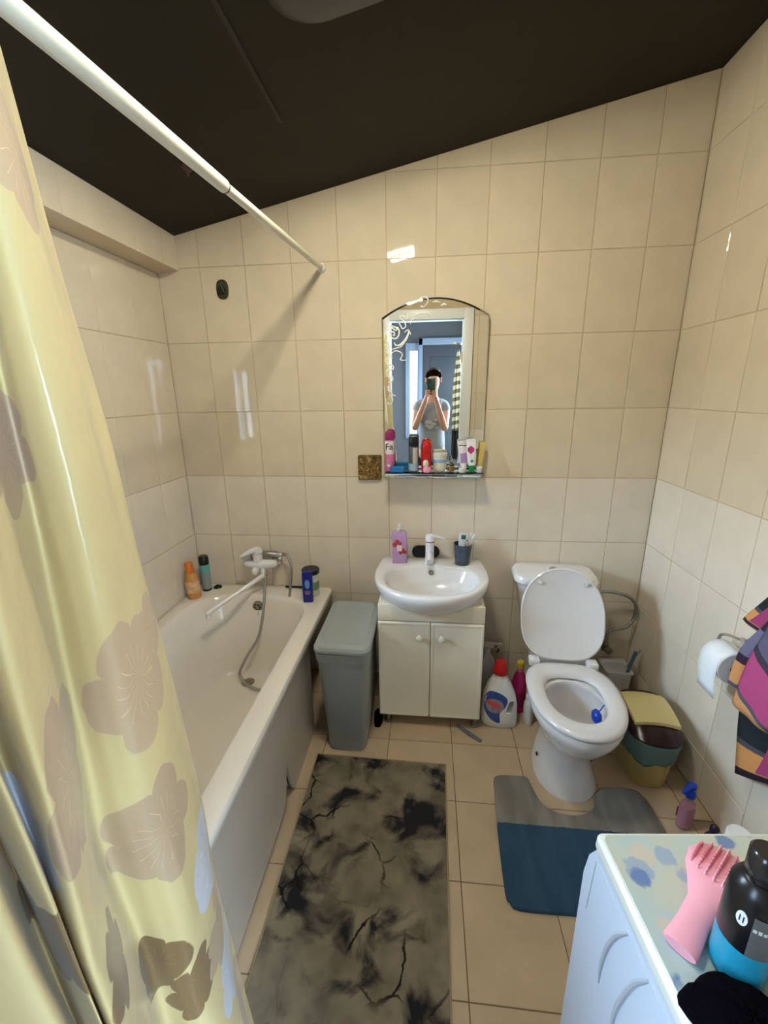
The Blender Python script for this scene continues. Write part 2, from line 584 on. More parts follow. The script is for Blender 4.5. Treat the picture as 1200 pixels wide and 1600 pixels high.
# ================================================================== BATH
def bath_build():
    t = thing('bathtub', 'white enamel bathtub along the left wall with a slightly stained rim', 'bathtub', (0, 0, 0))
    n = 8
    cx, cy = (XL + .002 + .575) / 2, -.855
    hx, hy = (.575 - XL - .002) / 2, .853
    zt = .553
    R = []
    R.append(rrect(cx, cy, hx - .012, hy - .004, .03, zt - .055, n))
    R.append(rrect(cx, cy, hx - .002, hy - .001, .03, zt - .045, n))
    R.append(rrect(cx, cy, hx, hy, .03, zt - .012, n))
    R.append(rrect(cx, cy, hx - .004, hy - .004, .03, zt - .002, n))
    R.append(rrect(cx, cy, hx - .012, hy - .012, .03, zt, n))
    ix0, ix1, iy1, iy0 = -.135, .492, -.115, -1.60
    icx, icy, ihx, ihy = (ix0 + ix1) / 2, (iy0 + iy1) / 2, (ix1 - ix0) / 2, (iy1 - iy0) / 2
    R.append(rrect(icx, icy, ihx + .006, ihy + .006, .21, zt, n))
    R.append(rrect(icx, icy, ihx - .004, ihy - .004, .21, zt - .006, n))
    R.append(rrect(icx, icy, ihx - .018, ihy - .02, .20, zt - .05, n))
    R.append(rrect(icx - .005, icy + .01, ihx - .045, ihy - .07, .19, zt - .20, n))
    R.append(rrect(icx - .01, icy + .02, ihx - .07, ihy - .12, .18, zt - .33, n))
    R.append(rrect(icx - .012, icy + .06, ihx - .10, ihy - .16, .17, zt - .40, n))
    R.append(rrect(icx - .012, icy + .07, ihx - .14, ihy - .20, .13, zt - .427, n))
    R.append(rrect(icx - .012, icy + .07, ihx - .22, ihy - .33, .07, zt - .43, n))
    bm = B()
    loft(bm, R, cap0=False)
    fin(bm, 'tub', ENAMEL, t, ang=50)
    # outside shell of the tub, narrower below the rim
    bm = B()
    S = [rrect(cx, cy, hx - .02, hy - .006, .08, zt - .055, n), rrect(cx - .03, cy, hx - .06, hy - .05, .12, .25, n), rrect(cx - .03, cy, hx - .13, hy - .15, .12, .10, n)]
    loft(bm, S, cap0=False)
    fin(bm, 'shell', plain('tub_shell', 150, 142, 130, .5), t)
    # four feet
    for x in (-.02, .33):
        for y in (-.35, -1.40):
            bm = B()
            lathe(bm, [(.022, 0), (.022, .01), (.012, .02), (.012, .105)], 10, (x, y, 0))
            fin(bm, 'leg', CHROME, t)
    # overflow
    bm = B()
    M = Matrix.Translation((.179, -.140, .488)) @ Matrix.Rotation(math.radians(97), 4, 'X')
    lathe(bm, [(.030, -.012), (.030, .002), (.026, .006), (.010, .007)], 24, M=M)
    ov = fin(bm, 'overflow_cover', mat('worn_chrome', (.35, .30, .24, 1), .35, 1.0), t)
    for k in range(6):
        bm = B()
        a = k * PI / 3
        lathe(bm, [(.005, .0062), (.005, .0085)], 8, (.016 * math.cos(a), .016 * math.sin(a), 0), M=M)
        fin(bm, 'hole', BLACK, ov)
    bm = B()
    tube(bm, [(.181, -.150, .462), (.180, -.150, .44), (.181, -.151, .425)], .0016, 6)
    fin(bm, 'chain', CHROME, ov)
    # drain
    bm = B()
    lathe(bm, [(.034, 0), (.034, .003), (.027, .005), (.024, .002), (.012, .0025)], 24, (.155, -.305, .1235))
    fin(bm, 'drain', mat('worn_chrome', (.35, .30, .24, 1), .35, 1.0), t)
    return t


t = bath_build()
# apron panel under the rim, with a torn lower corner
pl = [(-.475, .0), (-.78, .0), (-.805, .004), (-.83, .05), (-.868, .20), (-.905, .075), (-.935, .034), (-1.36, .02), (-1.70, .02), (-1.70, .498), (-.475, .498)]
bm = B()
prism(bm, [(-y, z) for y, z in pl], lambda u, v, d: (d, -u, v), .548, .560)
pn = fin(bm, 'side_panel', PANEL, t, smooth=False)
pn['label'] = 'beige side panel with a torn lower corner'
bm = B()
prism(bm, [(.83, .05), (.868, .20), (.905, .075)], lambda u, v, d: (d, -u, v), .535, .541)
fin(bm, 'torn_flap', PANEL, pn, smooth=False)
bm = B()
box(bm, .5595, .5625, -1.70, -.475, .485, .498, .001)
fin(bm, 'edge_strip', PANEL, pn)

# mixer tap with hand shower lying behind it
t = thing('bath_mixer', 'white wall-mounted bath mixer with a long swivel spout', 'faucet', (.185, -.001, .715))
WM = plain('mixer_white', 226, 222, 224, .2, coat=.2)
bm = B()
tube(bm, [(-.095, -.072, -.002), (-.08, -.072, 0), (-.04, -.074, -.002), (0, -.076, -.004), (.05, -.074, 0), (.085, -.072, .004), (.098, -.072, .005)], [.006, .017, .021, .030, .026, .021, .012], 16, 4)
fin(bm, 'body', WM, t)
for x in (-.075, .075):
    bm = B()
    lathe(bm, [(.030, 0), (.030, .006), (.016, .014), (.014, .06)], 18, M=Matrix.Translation((x, 0, 0)) @ Matrix.Rotation(PI / 2, 4, 'X'))
    fin(bm, 'wall_flange', CHROME, t)
bm = B()
lathe(bm, [(.026, .0), (.026, .052), (.0225, .056)], 20, (-.005, -.076, .012))
fin(bm, 'cartridge', WM, t)
bm = B()
lathe(bm, [(.0262, 0), (.0262, .003)], 20, (-.005, -.076, .062))
fin(bm, 'trim_ring', CHROME, t)
bm = B()
R = [ell(-.004, -.076, .026, .024, .066, 20), ell(-.004, -.076, .026, .024, .088, 20), ell(-.006, -.076, .022, .020, .096, 20)]
loft(bm, R)
tube(bm, [(.0, -.078, .088), (-.03, -.092, .082), (-.062, -.112, .068), (-.082, -.125, .058)], [.016, .015, .012, .006], 12, 4)
fin(bm, 'lever', WM, t)
bm = B()
tube(bm, [(-.012, -.095, -.022), (-.014, -.108, -.034), (-.014, -.112, -.048)], [.019, .019, .012], 14, 4)
fin(bm, 'diverter_knob', WM, t)
bm = B()
tube(bm, [(.022, -.085, -.02), (.024, -.092, -.055), (.018, -.105, -.062), (-.02, -.150, -.082), (-.10, -.245, -.122), (-.176, -.335, -.160), (-.180, -.340, -.166)], [.015, .015, .013, .0125, .0115, .011, .010], 14, 5)
fin(bm, 'spout', WM, t)
bm = B()
lathe(bm, [(.0135, 0), (.0135, .018), (.011, .020)], 14, (-.180, -.340, -.188))
fin(bm, 'aerator', WM, t)
t = thing('hand_shower', 'chrome hand shower resting behind the bath mixer with a metal hose', 'shower head', (.185, 0, .715))
bm = B()
tube(bm, [(-.075, -.040, .030), (-.04, -.036, .038), (.03, -.036, .048), (.085, -.040, .046), (.118, -.046, .046)], [.010, .014, .016, .017, .012], 14, 5)
R = [[Vector((-.078, -.045, .03)) + Vector((.028 * math.cos(a), .008 * math.sin(a) * 0 - dz, .022 * math.sin(a))) for a in [2 * PI * i / 20 for i in range(20)]] for dz in (0, .02)]
loft(bm, R)
fin(bm, 'handle', mat('shower_chrome', (.5, .49, .47, 1), .28, 1.0), t)
bm = B()
L = lambda x, y, z: (x - .185, y, z - .715)
tube(bm, [L(.303, -.046, .761), L(.325, -.050, .765), L(.350, -.065, .755), L(.366, -.085, .715), L(.368, -.100, .66), L(.360, -.125, .55), L(.350, -.155, .42), L(.345, -.22, .28),
          L(.335, -.30, .165), L(.30, -.36, .142), L(.24, -.375, .138), L(.165, -.345, .142), L(.125, -.315, .155), L(.113, -.30, .185), L(.155, -.275, .27), L(.205, -.235, .35), L(.222, -.19, .45), L(.222, -.14, .55), L(.221, -.100, .64), L(.221, -.088, .665), L(.221, -.084, .690)], .0075, 12, 6)
fin(bm, 'hose', HOSE, t)
bm = B()
tube(bm, [L(.285, -.044, .762), L(.312, -.047, .763)], .0125, 12)
fin(bm, 'hose_nut', CHROME, t)
bm = B()
tube(bm, [L(.221, -.084, .690), L(.221, -.094, .655)], .0115, 12)
fin(bm, 'hose_nut', CHROME, t)


# ================================================================== bottles on the bath rim
def bottle(name, label, cat, loc, parts, rot=(0, 0, 0), group=None):
    """parts: (part_name, profile, material, sx, sy)"""
    t = thing(name, label, cat, loc, rot, group)
    for p in parts:
        nm, prof, m = p[0], p[1], p[2]
        sx = p[3] if len(p) > 3 else 1
        sy = p[4] if len(p) > 4 else 1
        c = p[5] if len(p) > 5 else (0, 0, 0)
        bm = B()
        lathe(bm, prof, 24, c, sx, sy)
        fin(bm, nm, m, t)
    return t


ZR = .5535
ORB = plain('orange_shampoo', 202, 140, 72, .3, trans=.0)
bottle('shampoo_bottle', 'orange shampoo bottle with an orange cap in the bath corner', 'bottle', (-.150, -.185, ZR), [
    ('body', [(.030, 0), (.035, .006), (.036, .03), (.036, .10), (.030, .135), (.020, .15)], ORB, 1, .75),
    ('cap', [(.020, .15), (.023, .153), (.021, .20), (.018, .206)], plain('orange_cap', 206, 112, 34, .35)),
    ('label', [(.0365, .035), (.0368, .036), (.0368, .10), (.0365, .101)], plain('orange_label', 214, 172, 128, .4, var=.35, scale=40), 1, .75)], rot=(0, math.radians(-3), math.radians(15)))
bottle('shampoo_bottle', 'turquoise and grey bottle with a black cap behind the orange bottle', 'bottle', (-.132, -.085, ZR), [
    ('base_ring', [(.025, 0), (.026, .004), (.026, .012)], BLACK),
    ('body', [(.026, .012), (.026, .125), (.025, .128)], plain('grey_can', 140, 148, 146, .35)),
    ('band', [(.0262, .112), (.0262, .150), (.023, .156)], plain('turquoise_band', 96, 168, 164, .35)),
    ('cap', [(.0255, .156), (.0262, .160), (.0262, .195), (.021, .205)], BLACK)])
bm = B()
lathe(bm, [(.022, 0), (.024, .004), (.020, .009), (.009, .011), (.009, .016), (.004, .017)], 18)
tag(fin(bm, 'drain_plug', BLACK, loc=(-.085, -.055, ZR)), 'small black rubber plug on the bath rim by the back wall', 'plug')
t = bottle('shampoo_bottle', 'flat dark blue shampoo bottle on the bath rim near the bin', 'bottle', (.482, -.180, ZR), [], rot=(0, 0, math.radians(8)))
DBL = plain('deep_blue', 18, 30, 128, .3)
bm = B()
loft(bm, [rrect(0, 0, .024, .015, .006, 0), rrect(0, 0, .026, .017, .007, .004), rrect(0, 0, .027, .017, .007, .12), rrect(0, 0, .026, .016, .007, .165), rrect(0, 0, .022, .013, .007, .170)])
fin(bm, 'body', DBL, t)
bm = B()
R = [[Vector((.013 * math.cos(a), -.0172 - d, .105 + .026 * math.sin(a))) for a in [2 * PI * i / 24 for i in range(24)]] for d in (0, .0006)]
loft(bm, R)
em = fin(bm, 'emblem', plain('pale_blue_print', 96, 150, 214, .4, var=.4, scale=60), t)
bm = B()
for z, hw in ((.062, .013), (.054, .015), (.047, .010)):
    box(bm, -hw, hw, -.0178, -.0170, z, z + .004)
fin(bm, 'print_lines', plain('pink_print', 190, 130, 160, .5), t, smooth=False)
t = bottle('cosmetic_jar', 'round jar with black lid and green-white label behind the blue bottle', 'jar', (.478, -.100, ZR), [
    ('body', [(.040, 0), (.043, .004), (.043, .125), (.040, .128)], plain('jar_label', 206, 214, 204, .35, var=.25, scale=25)),
    ('label_band', [(.0433, .04), (.0436, .041), (.0436, .085), (.0433, .086)], plain('jar_green', 120, 150, 120, .4, var=.3, scale=40)),
    ('lid', [(.046, .128), (.048, .131), (.048, .150), (.045, .153)], plain('black_lid', 24, 24, 34, .35))])
bm = B()
box(bm, .305, .425, -.034, -.022, ZR, ZR + .012, .003)
tag(fin(bm, 'black_comb', BLACK), 'thin black bar on the bath rim against the back wall', 'comb')

# ================================================================== curtain rod and curtain
rd = thing('curtain_rod', 'white telescopic curtain rod fixed to the back wall', 'curtain rod', (.597, 0, 2.18))
RDIR = Vector((.572 - .597, -1.52, 2.088 - 2.18)) / 1.52
bm = B(); tube(bm, [RDIR * .012, RDIR * 1.05], .0125, 16)
fin(bm, 'inner_tube', WPAINT, rd)
bm = B(); tube(bm, [RDIR * .975, RDIR * 2.085], .0160, 16)
fin(bm, 'outer_tube', WPAINT, rd)
bm = B(); tube(bm, [RDIR * .968, RDIR * .975], .0155, 16)
fin(bm, 'joint_ring', plain('joint_dark', 60, 52, 42, .6), rd)
bm = B(); lathe(bm, [(.021, 0), (.021, .008), (.016, .018), (.014, .022)], 18, M=Matrix.Rotation(PI / 2, 4, 'X'))
fin(bm, 'end_cap', WPLAST, rd)
bm = B(); lathe(bm, [(.021, 0), (.021, .008), (.016, .018)], 18, M=Matrix.Translation(RDIR * 2.098) @ Matrix.Rotation(-PI / 2, 4, 'X'))
fin(bm, 'end_cap', WPLAST, rd)
# pleats of the curtain: (y at top, y at bottom, x at top, x at bottom), from the free edge backwards
PLEATS = [(-1.618, -1.558, .608, .694), (-1.640, -1.595, .622, .716), (-1.672, -1.660, .640, .752), (-1.708, -1.735, .646, .772), (-1.700, -1.758, .618, .745), (-1.672, -1.764, .584, .712),
          (-1.715, -1.800, .602, .738), (-1.775, -1.865, .640, .806), (-1.812, -1.905, .662, .838), (-1.830, -1.898, .640, .806), (-1.836, -1.862, .588, .750), (-1.880, -1.885, .620, .782),
          (-1.935, -1.936, .700, .850), (-1.925, -1.926, .670, .812), (-1.890, -1.897, .620, .752), (-1.925, -1.930, .66, .79), (-1.975, -1.972, .720, .852), (-1.985, -1.985, .69, .80), (-1.985, -1.985, .64, .74), (-2.020, -2.02, .68, .77), (-2.060, -2.06, .70, .79)]
CZT, CZB = 2.05, .130


def curtain_point(q, z):
    s = (CZT - z) / (CZT - CZB)
    ctl = []
    for i, (y0, y1, x0, x1) in enumerate(PLEATS):
        ctl.append((x0 + (x1 - x0) * s, y0 + (y1 - y0) * min(1.0, s * 1.9)))
    k = min(int(q), len(ctl) - 2)
    t = q - k
    p0, p1, p2, p3 = ctl[max(k - 1, 0)], ctl[k], ctl[k + 1], ctl[min(k + 2, len(ctl) - 1)]
    f = lambda a, b, c, d: 0.5 * (2 * b + (c - a) * t + (2 * a - 5 * b + 4 * c - d) * t * t + (3 * b - a - 3 * c + d) * t ** 3)
    x, y = f(p0[0], p1[0], p2[0], p3[0]), f(p0[1], p1[1], p2[1], p3[1])
    wv = .0035 * math.sin(7 * z + 1.3 * q) * math.sin(3.1 * z - q * .9) + .0022 * math.sin(17 * z - 2.2 * q) * (.4 + .6 * s)
    x += wv * (0.6 + s)
    if q < 3:
        x += .006 * math.sin(9 * z + 2 * q) * s * max(0.0, math.sin(5 * z + q))
    return x, y, z


def curtain_material():
    m = bpy.data.materials.new('curtain_satin')
    m.use_nodes = True
    nt = m.node_tree
    nt.nodes.clear()
    lk = nt.links.new

    def mth(op, a, b=None, c=None):
        n = nt.nodes.new('ShaderNodeMath')
        n.operation = op
        for i, v in enumerate((a, b, c)):
            if v is None:
                continue
            if isinstance(v, (int, float)):
                n.inputs[i].default_value = v
            else:
                lk(v, n.inputs[i])
        return n.outputs[0]
    uv = nt.nodes.new('ShaderNodeUVMap')
    nz = nt.nodes.new('ShaderNodeTexNoise')
    nz.inputs['Scale'].default_value = 14
    nz.inputs['Detail'].default_value = 2
    lk(uv.outputs[0], nz.inputs['Vector'])
    sep = nt.nodes.new('ShaderNodeSeparateXYZ')
    lk(uv.outputs[0], sep.inputs[0])
    off = mth('MULTIPLY', mth('SUBTRACT', nz.outputs['Fac'], .5), .035)
    U_ = mth('ADD', sep.outputs[0], off)
    V_ = mth('SUBTRACT', sep.outputs[1], off)
    col = None
    base = srgb(228, 210, 156)
    TAN, TAN2, BRN, WHT = srgb(214, 188, 152), srgb(206, 180, 146), srgb(150, 122, 82), srgb(222, 224, 230)
    FL = [(.154, 1.225, .085, 5, .3, TAN), (.184, .985, .078, 5, 1.1, TAN2), (.198, .662, .050, 6, .4, BRN), (.250, .752, .050, 3, 1.6, BRN), (.052, 1.268, .045, 4, .2, TAN),
          (.366, 1.200, .085, 4, .9, TAN2), (.123, 1.865, .060, 4, .2, TAN), (.715, 1.107, .06, 5, 0, BRN), (.052, .722, .048, 5, .5, TAN), (.384, .950, .05, 5, .8, BRN),
          (.112, .640, .05, 5, .9, TAN2), (.08, .80, .07, 3, .1, WHT), (.09, .515, .06, 4, .6, WHT), (.55, 1.15, .07, 5, 1.2, WHT), (.30, 1.56, .06, 5, .6, TAN2),
          (.05, .34, .07, 5, .3, TAN), (.2, .30, .08, 5, 1.3, BRN), (.62, .80, .09, 5, .2, TAN), (.62, 1.6, .08, 5, .5, TAN), (.45, .55, .09, 5, .2, TAN2)]
    prev = None
    for (cu, cv, R, pn, ph, c) in FL:
        du, dv = mth('SUBTRACT', U_, cu), mth('SUBTRACT', V_, cv)
        ln = mth('SQRT', mth('ADD', mth('MULTIPLY', du, du), mth('MULTIPLY', dv, dv)))
        an = mth('ARCTAN2', dv, du)
        pet = mth('ABSOLUTE', mth('COSINE', mth('MULTIPLY_ADD', an, pn / 2, ph)))
        rad = mth('MULTIPLY_ADD', mth('POWER', pet, .7), R * .36, R * .86)
        msk = mth('SMOOTH_MIN', mth('MAXIMUM', mth('MULTIPLY', mth('SUBTRACT', rad, ln), 400), 0), 1.0, .1)
        vein = mth('GREATER_THAN', mth('COSINE', mth('MULTIPLY', an, pn * 3.0)), .985)
        vein = mth('MULTIPLY', vein, mth('LESS_THAN', ln, R * .62))
        mixc = nt.nodes.new('ShaderNodeMix')
        mixc.data_type = 'RGBA'
        mixc.inputs[6].default_value = c
        mixc.inputs[7].default_value = tuple(min(1, x * 1.35) for x in c[:3]) + (1,)
        lk(vein, mixc.inputs[0])
        mx = nt.nodes.new('ShaderNodeMix')
        mx.data_type = 'RGBA'
        lk(msk, mx.inputs[0])
        if prev is None:
            mx.inputs[6].default_value = base
        else:
            lk(prev, mx.inputs[6])
        lk(mixc.outputs[2], mx.inputs[7])
        prev = mx.outputs[2]
    pb = nt.nodes.new('ShaderNodeBsdfPrincipled')
    lk(prev, pb.inputs['Base Color'])
    pb.inputs['Roughness'].default_value = .22
    pb.inputs['Specular IOR Level'].default_value = .5
    pb.inputs['Sheen Weight'].default_value = .15
    n2 = nt.nodes.new('ShaderNodeTexNoise')
    n2.inputs['Scale'].default_value = 12
    n2.inputs['Detail'].default_value = 3
    lk(uv.outputs[0], n2.inputs['Vector'])
    bp = nt.nodes.new('ShaderNodeBump')
    bp.inputs['Strength'].default_value = .35
    bp.inputs['Distance'].default_value = .012
    lk(n2.outputs['Fac'], bp.inputs['Height'])
    lk(bp.outputs[0], pb.inputs['Normal'])
    tl = nt.nodes.new('ShaderNodeBsdfTranslucent')
    lk(prev, tl.inputs['Color'])
    ms = nt.nodes.new('ShaderNodeMixShader')
    ms.inputs[0].default_value = .30
    lk(pb.outputs[0], ms.inputs[1])
    lk(tl.outputs[0], ms.inputs[2])
    out = nt.nodes.new('ShaderNodeOutputMaterial')
    lk(ms.outputs[0], out.inputs[0])
    return m


def curtain_build():
    bm = B()
    uvl = bm.loops.layers.uv.new('UVMap')
    NQ, NZ = 160, 70
    qs = [(len(PLEATS) - 1) * i / NQ for i in range(NQ + 1)]
    us = [0.0]
    for a, b in zip(qs, qs[1:]):
        pa, pb = curtain_point(a, .8), curtain_point(b, .8)
        us.append(us[-1] + math.hypot(pa[0] - pb[0], pa[1] - pb[1]))
    zz = [CZB + (CZT - CZB) * j / NZ for j in range(NZ + 1)]
    G = [[bm.verts.new(curtain_point(q, z)) for z in zz] for q in qs]
    for i in range(NQ):
        for j in range(NZ):
            f = bm.faces.new((G[i][j], G[i][j + 1], G[i + 1][j + 1], G[i + 1][j]))
            for l, (a, b) in zip(f.loops, ((i, j), (i, j + 1), (i + 1, j + 1), (i + 1, j))):
                l[uvl].uv = (us[a], zz[b])
    me = bpy.data.meshes.new('shower_curtain')
    bm.to_mesh(me)
    bm.free()
    for p in me.polygons:
        p.use_smooth = True
    me.materials.append(curtain_material())
    o = bpy.data.objects.new('shower_curtain', me)
    C.objects.link(o)
    s = o.modifiers.new('thickness', 'SOLIDIFY')
    s.thickness = .0009
    tag(o, 'pale yellow satin shower curtain with large tan flowers, hanging in folds', 'curtain')
    # stitched hem along the bottom
    bm = B()
    tube(bm, [Vector(curtain_point(q, CZB + .002)) for q in qs], .0022, 6)
    fin(bm, 'hem', plain('hem_cream', 206, 190, 130, .6), o)
    # rings on the rod
    for k in range(7):
        bm = B()
        y = -1.66 - .06 * k
        c = Vector((.597, 0, 2.18)) + RDIR * (-y)
        c.z -= .014
        tube(bm, [c + Vector((.030 * math.sin(a), 0, .036 * math.cos(a))) for a in [2 * PI * i / 24 for i in range(25)]], .0025, 6)
        fin(bm, 'ring', WPLAST, o)
    return o


curtain_build()

# ================================================================== ceiling lamp
lp = thing('ceiling_lamp', 'dark round ceiling lamp with a glowing square ring, above the room centre', 'lamp', (.90, -1.04, cz(.90) - .001), (0, -math.atan(.2017), 0))
bm = B()
loft(bm, [rrect(0, 0, .19, .20, .13, 0, 10), rrect(0, 0, .19, .20, .13, -.020, 10), rrect(0, 0, .17, .18, .12, -.034, 10)])
fin(bm, 'housing', plain('lamp_dark', 22, 19, 16, .45), lp)
bm = B()
ro = [rrect(0, 0, .085, .085, .02, z) for z in (-.0342, -.044)]
ri = [rrect(0, 0, .073, .073, .014, z) for z in (-.044, -.0342)]
loft(bm, [ro[0], ro[1], ri[0], ri[1], ro[0]], False, False)
fin(bm, 'light_ring', mat('lamp_glow', (1, .9, .75, 1), .5, emit=LAMP_COLOR + (1,), emit_s=LAMP_STRENGTH), lp)
bm = B()
lathe(bm, [(.022, 0), (.022, -.006), (.014, -.016), (.006, -.022), (.006, -.034)], 16, (0, 0, 0))
tag(fin(bm, 'ceiling_hook', plain('rust_brown', 60, 34, 26, .6), loc=(.225, -.45, cz(.225))), 'small rusty hook fitting in the dark ceiling above the bath', 'hook')

# ================================================================== things on the back wall
t = thing('capped_pipe', 'dark pipe stub filling a rough hole high on the back wall', 'pipe', (.104, 0, 2.105))
bm = B(); R = [ell(0, 0, .030, .043, 0, 24, 2.6)]
M = Matrix.Rotation(PI / 2, 4, 'X')
loft(bm, [[M @ Vector((p.x * k, p.y * k, h)) for p in ell(0, 0, .030, .043, 0, 24, 2.6)] for k, h in ((1, -.004), (1.02, .003), (.9, .007), (.84, .001), (.05, .001))], True, True)
fin(bm, 'hole_rim', plain('olive_dark', 66, 64, 40, .55, var=.4, scale=60), t)
bm = B()
tube(bm, [(-.002, -.002, -.004), (-.002, -.018, -.004)], .017, 14)
tube(bm, [(.012, -.010, -.02), (.004, -.020, .018)], .006, 8)
fin(bm, 'pipe_stub', plain('green_black', 30, 32, 24, .4), t)
t = thing('marbled_box', 'square brown marbled plate on the wall left of the mirror', 'plate', (.803, -.001, 1.243))
mm = mat('brown_marble', srgb(128, 98, 48), .3, coat=.2)
nt = mm.node_tree
tc = nt.nodes.new('ShaderNodeTexCoord'); n1 = nt.nodes.new('ShaderNodeTexNoise'); n1.inputs['Scale'].default_value = 26; n1.inputs['Detail'].default_value = 3; n1.inputs['Distortion'].default_value = 2.6
cr = nt.nodes.new('ShaderNodeValToRGB')
for p, c in zip((.36, .5, .6, .66), (srgb(52, 40, 20), srgb(118, 90, 42), srgb(134, 104, 52), srgb(170, 150, 104))):
    e = cr.color_ramp.elements.new(p); e.color = c
cr.color_ramp.elements.remove(cr.color_ramp.elements[0]); cr.color_ramp.elements.remove(cr.color_ramp.elements[-1])
nt.links.new(tc.outputs['Object'], n1.inputs['Vector']); nt.links.new(n1.outputs['Fac'], cr.inputs[0]); nt.links.new(cr.outputs[0], nt.nodes['Principled BSDF'].inputs['Base Color'])
bm = B()
loft(bm, [[Vector((p.x, -h, p.y)) for p in rrect(0, 0, .061 - i, .064 - i, .008, 0)] for i, h in ((0, 0), (0, .016), (.004, .021))])
fin(bm, 'cover', mm, t)
bm = B()
bm.free()
for x in (-.042, .042):
    bm = B()
    lathe(bm, [(.0035, .0205), (.0035, .0225)], 8, M=Matrix.Translation((x, 0, 0)) @ Matrix.Rotation(PI / 2, 4, 'X'))
    fin(bm, 'screw', BRASS, t)

# ------------------------------------------------------------------ mirror
TILT = .0172
mi = thing('wall_mirror', 'arched frameless mirror with white etched scrolls above the basin', 'mirror', (1.125, -.012, 1.19), (TILT, 0, 0))


def mshape(i):
    hw, h, rise = .248 - i, .762 - i, .080
    pts = [(-hw, i), (hw, i)]
    for k in range(0, 25):
        a = 1 - 2 * k / 24
        pts.append((a * hw, h + rise * (1 - a * a)))
    return pts


bm = B()
rings = [[Vector((u, d, v)) for u, v in mshape(i)] for i, d in ((0, .004), (0, -.0012), (.007, -.0023))]
loft(bm, rings)
fin(bm, 'glass', MIRROR, mi, ang=2)
ETCH = plain('etched_white', 248, 246, 236, .6)
pxm = lambda x, y: ((590 + x / 6.667 - 597.0) / 162.0 * .497 - .2485, (746 - (460 + y / 6.667)) / 280.0 * .845)


def etch(bm, pts, r):
    q = [(pxm(*p)[0], -.0034, pxm(*p)[1]) for p in pts]
    tube(bm, q, [x * 1.55 for x in r] if isinstance(r, list) else r * 1.55, 6, 5)


bm = B()
etch(bm, [(130, 300), (170, 310), (215, 330), (225, 375), (200, 420), (155, 420), (132, 395), (140, 365), (170, 360), (178, 385), (160, 395)], .0026)
etch(bm, [(130, 345), (150, 320), (190, 345), (215, 315)], .0020)
etch(bm, [(325, 345), (312, 400), (280, 450), (235, 485), (190, 490), (175, 462)], [.001, .0035, .0032, .002, .001])
etch(bm, [(330, 360), (300, 430), (250, 495), (195, 520), (140, 530)], [.001, .003, .003, .002, .001])
etch(bm, [(280, 365), (320, 345), (345, 390)], .0016)
etch(bm, [(150, 600), (145, 570), (190, 545), (240, 560), (258, 590), (236, 628), (262, 640), (296, 638)], .0017)
etch(bm, [(110, 330), (82, 380), (92, 440), (118, 480), (105, 545), (128, 590), (150, 620), (140, 600)], .0018)
etch(bm, [(120, 610), (88, 615), (84, 650), (110, 680), (155, 690), (165, 720), (135, 735), (95, 735), (88, 770), (115, 800), (150, 800), (155, 840), (125, 862), (108, 858)], .0019)
etch(bm, [(105, 900), (112, 940), (140, 970), (160, 995), (186, 1000)], [.0038, .003, .002, .001])
etch(bm, [(125, 985), (105, 1030)], [.002, .001])
etch(bm, [(145, 1000), (152, 1040), (140, 1080), (112, 1088), (95, 1070)], .0018)
etch(bm, [(215, 260), (240, 300), (262, 330), (292, 310), (280, 270), (238, 225), (262, 205), (300, 240), (312, 195)], .0017)
etch(bm, [(340, 290), (345, 250), (375, 232), (405, 212), (440, 200), (480, 190), (520, 195), (540, 222)], [.001, .003, .0012, .003, .0012, .0028, .001])
etch(bm, [(420, 80), (438, 50), (480, 38), (515, 60), (508, 95), (470, 130), (440, 120)], .0018)
etch(bm, [(640, 125), (670, 112), (700, 120)], [.001, .003, .001])
etch(bm, [(560, 90), (600, 85), (640, 95)], [.001, .0026, .001])
for y in (470, 510, 560):
    lathe(bm, [(.004, 0), (.004, .0012)], 8, M=Matrix.Translation((pxm(92, y)[0], -.0022, pxm(92, y)[1])) @ Matrix.Rotation(PI / 2, 4, 'X'))
fin(bm, 'etched_scrolls', ETCH, mi)
bm = B()
box(bm, -.235, .245, -.118, -.003, .0385, .0440, .001)
fin(bm, 'glass_shelf', GLASS, mi)
for x in (-.19, .20):
    bm = B()
    box(bm, x - .008, x + .008, -.022, -.002, .030, .0383, .002)
    box(bm, x - .008, x + .008, -.022, -.002, .0442, .050, .002)
    fin(bm, 'shelf_clip', CHROME, mi)
for x in (-.15, .15):
    bm = B()
    box(bm, x - .02, x + .02, .0045, .010, .35, .39)
    fin(bm, 'mounting_pad', BLACK, mi, smooth=False)

# ------------------------------------------------------------------ things on the mirror shelf
ZS = 1.2352
FAW = plain('can_white', 226, 220, 222, .3)
t = bottle('deodorant_can', 'pink and white deodorant can with magenta cap on the mirror shelf', 'deodorant', (.911, -.060, ZS), [
    ('body', [(.021, 0), (.0235, .003), (.0235, .150), (.019, .157)], plain('pink_can', 214, 122, 168, .3)),
    ('label', [(.0237, .086), (.0239, .087), (.0239, .147), (.0237, .148)], FAW),
    ('cap', [(.0215, .155), (.0225, .158), (.0225, .185), (.019, .192), (.010, .200)], plain('magenta_cap', 152, 26, 98, .3))])
text('lettering', 'Fa', .044, (0, -.0243, .122), (PI / 2, 0, 0), plain('ink_black', 26, 22, 30, .5), t)
bm = B()
for x0, x1, z in ((-.014, .004, .072), (-.012, .000, .064)):
    box(bm, x0, x1, -.0246, -.0232, z, z + .004)
fin(bm, 'print_lines', plain('print_orange', 206, 126, 90, .5), t, smooth=False)
bm = B()
M_ = Matrix.Translation((-.003, -.0234, .030)) @ Matrix.Rotation(PI / 2, 4, 'X')
lathe(bm, [(.007, 0), (.007, .0012)], 14, M=M_)
fin(bm, 'print_spot', FAW, t)
BLUE = plain('blue_box', 20, 112, 176, .35)
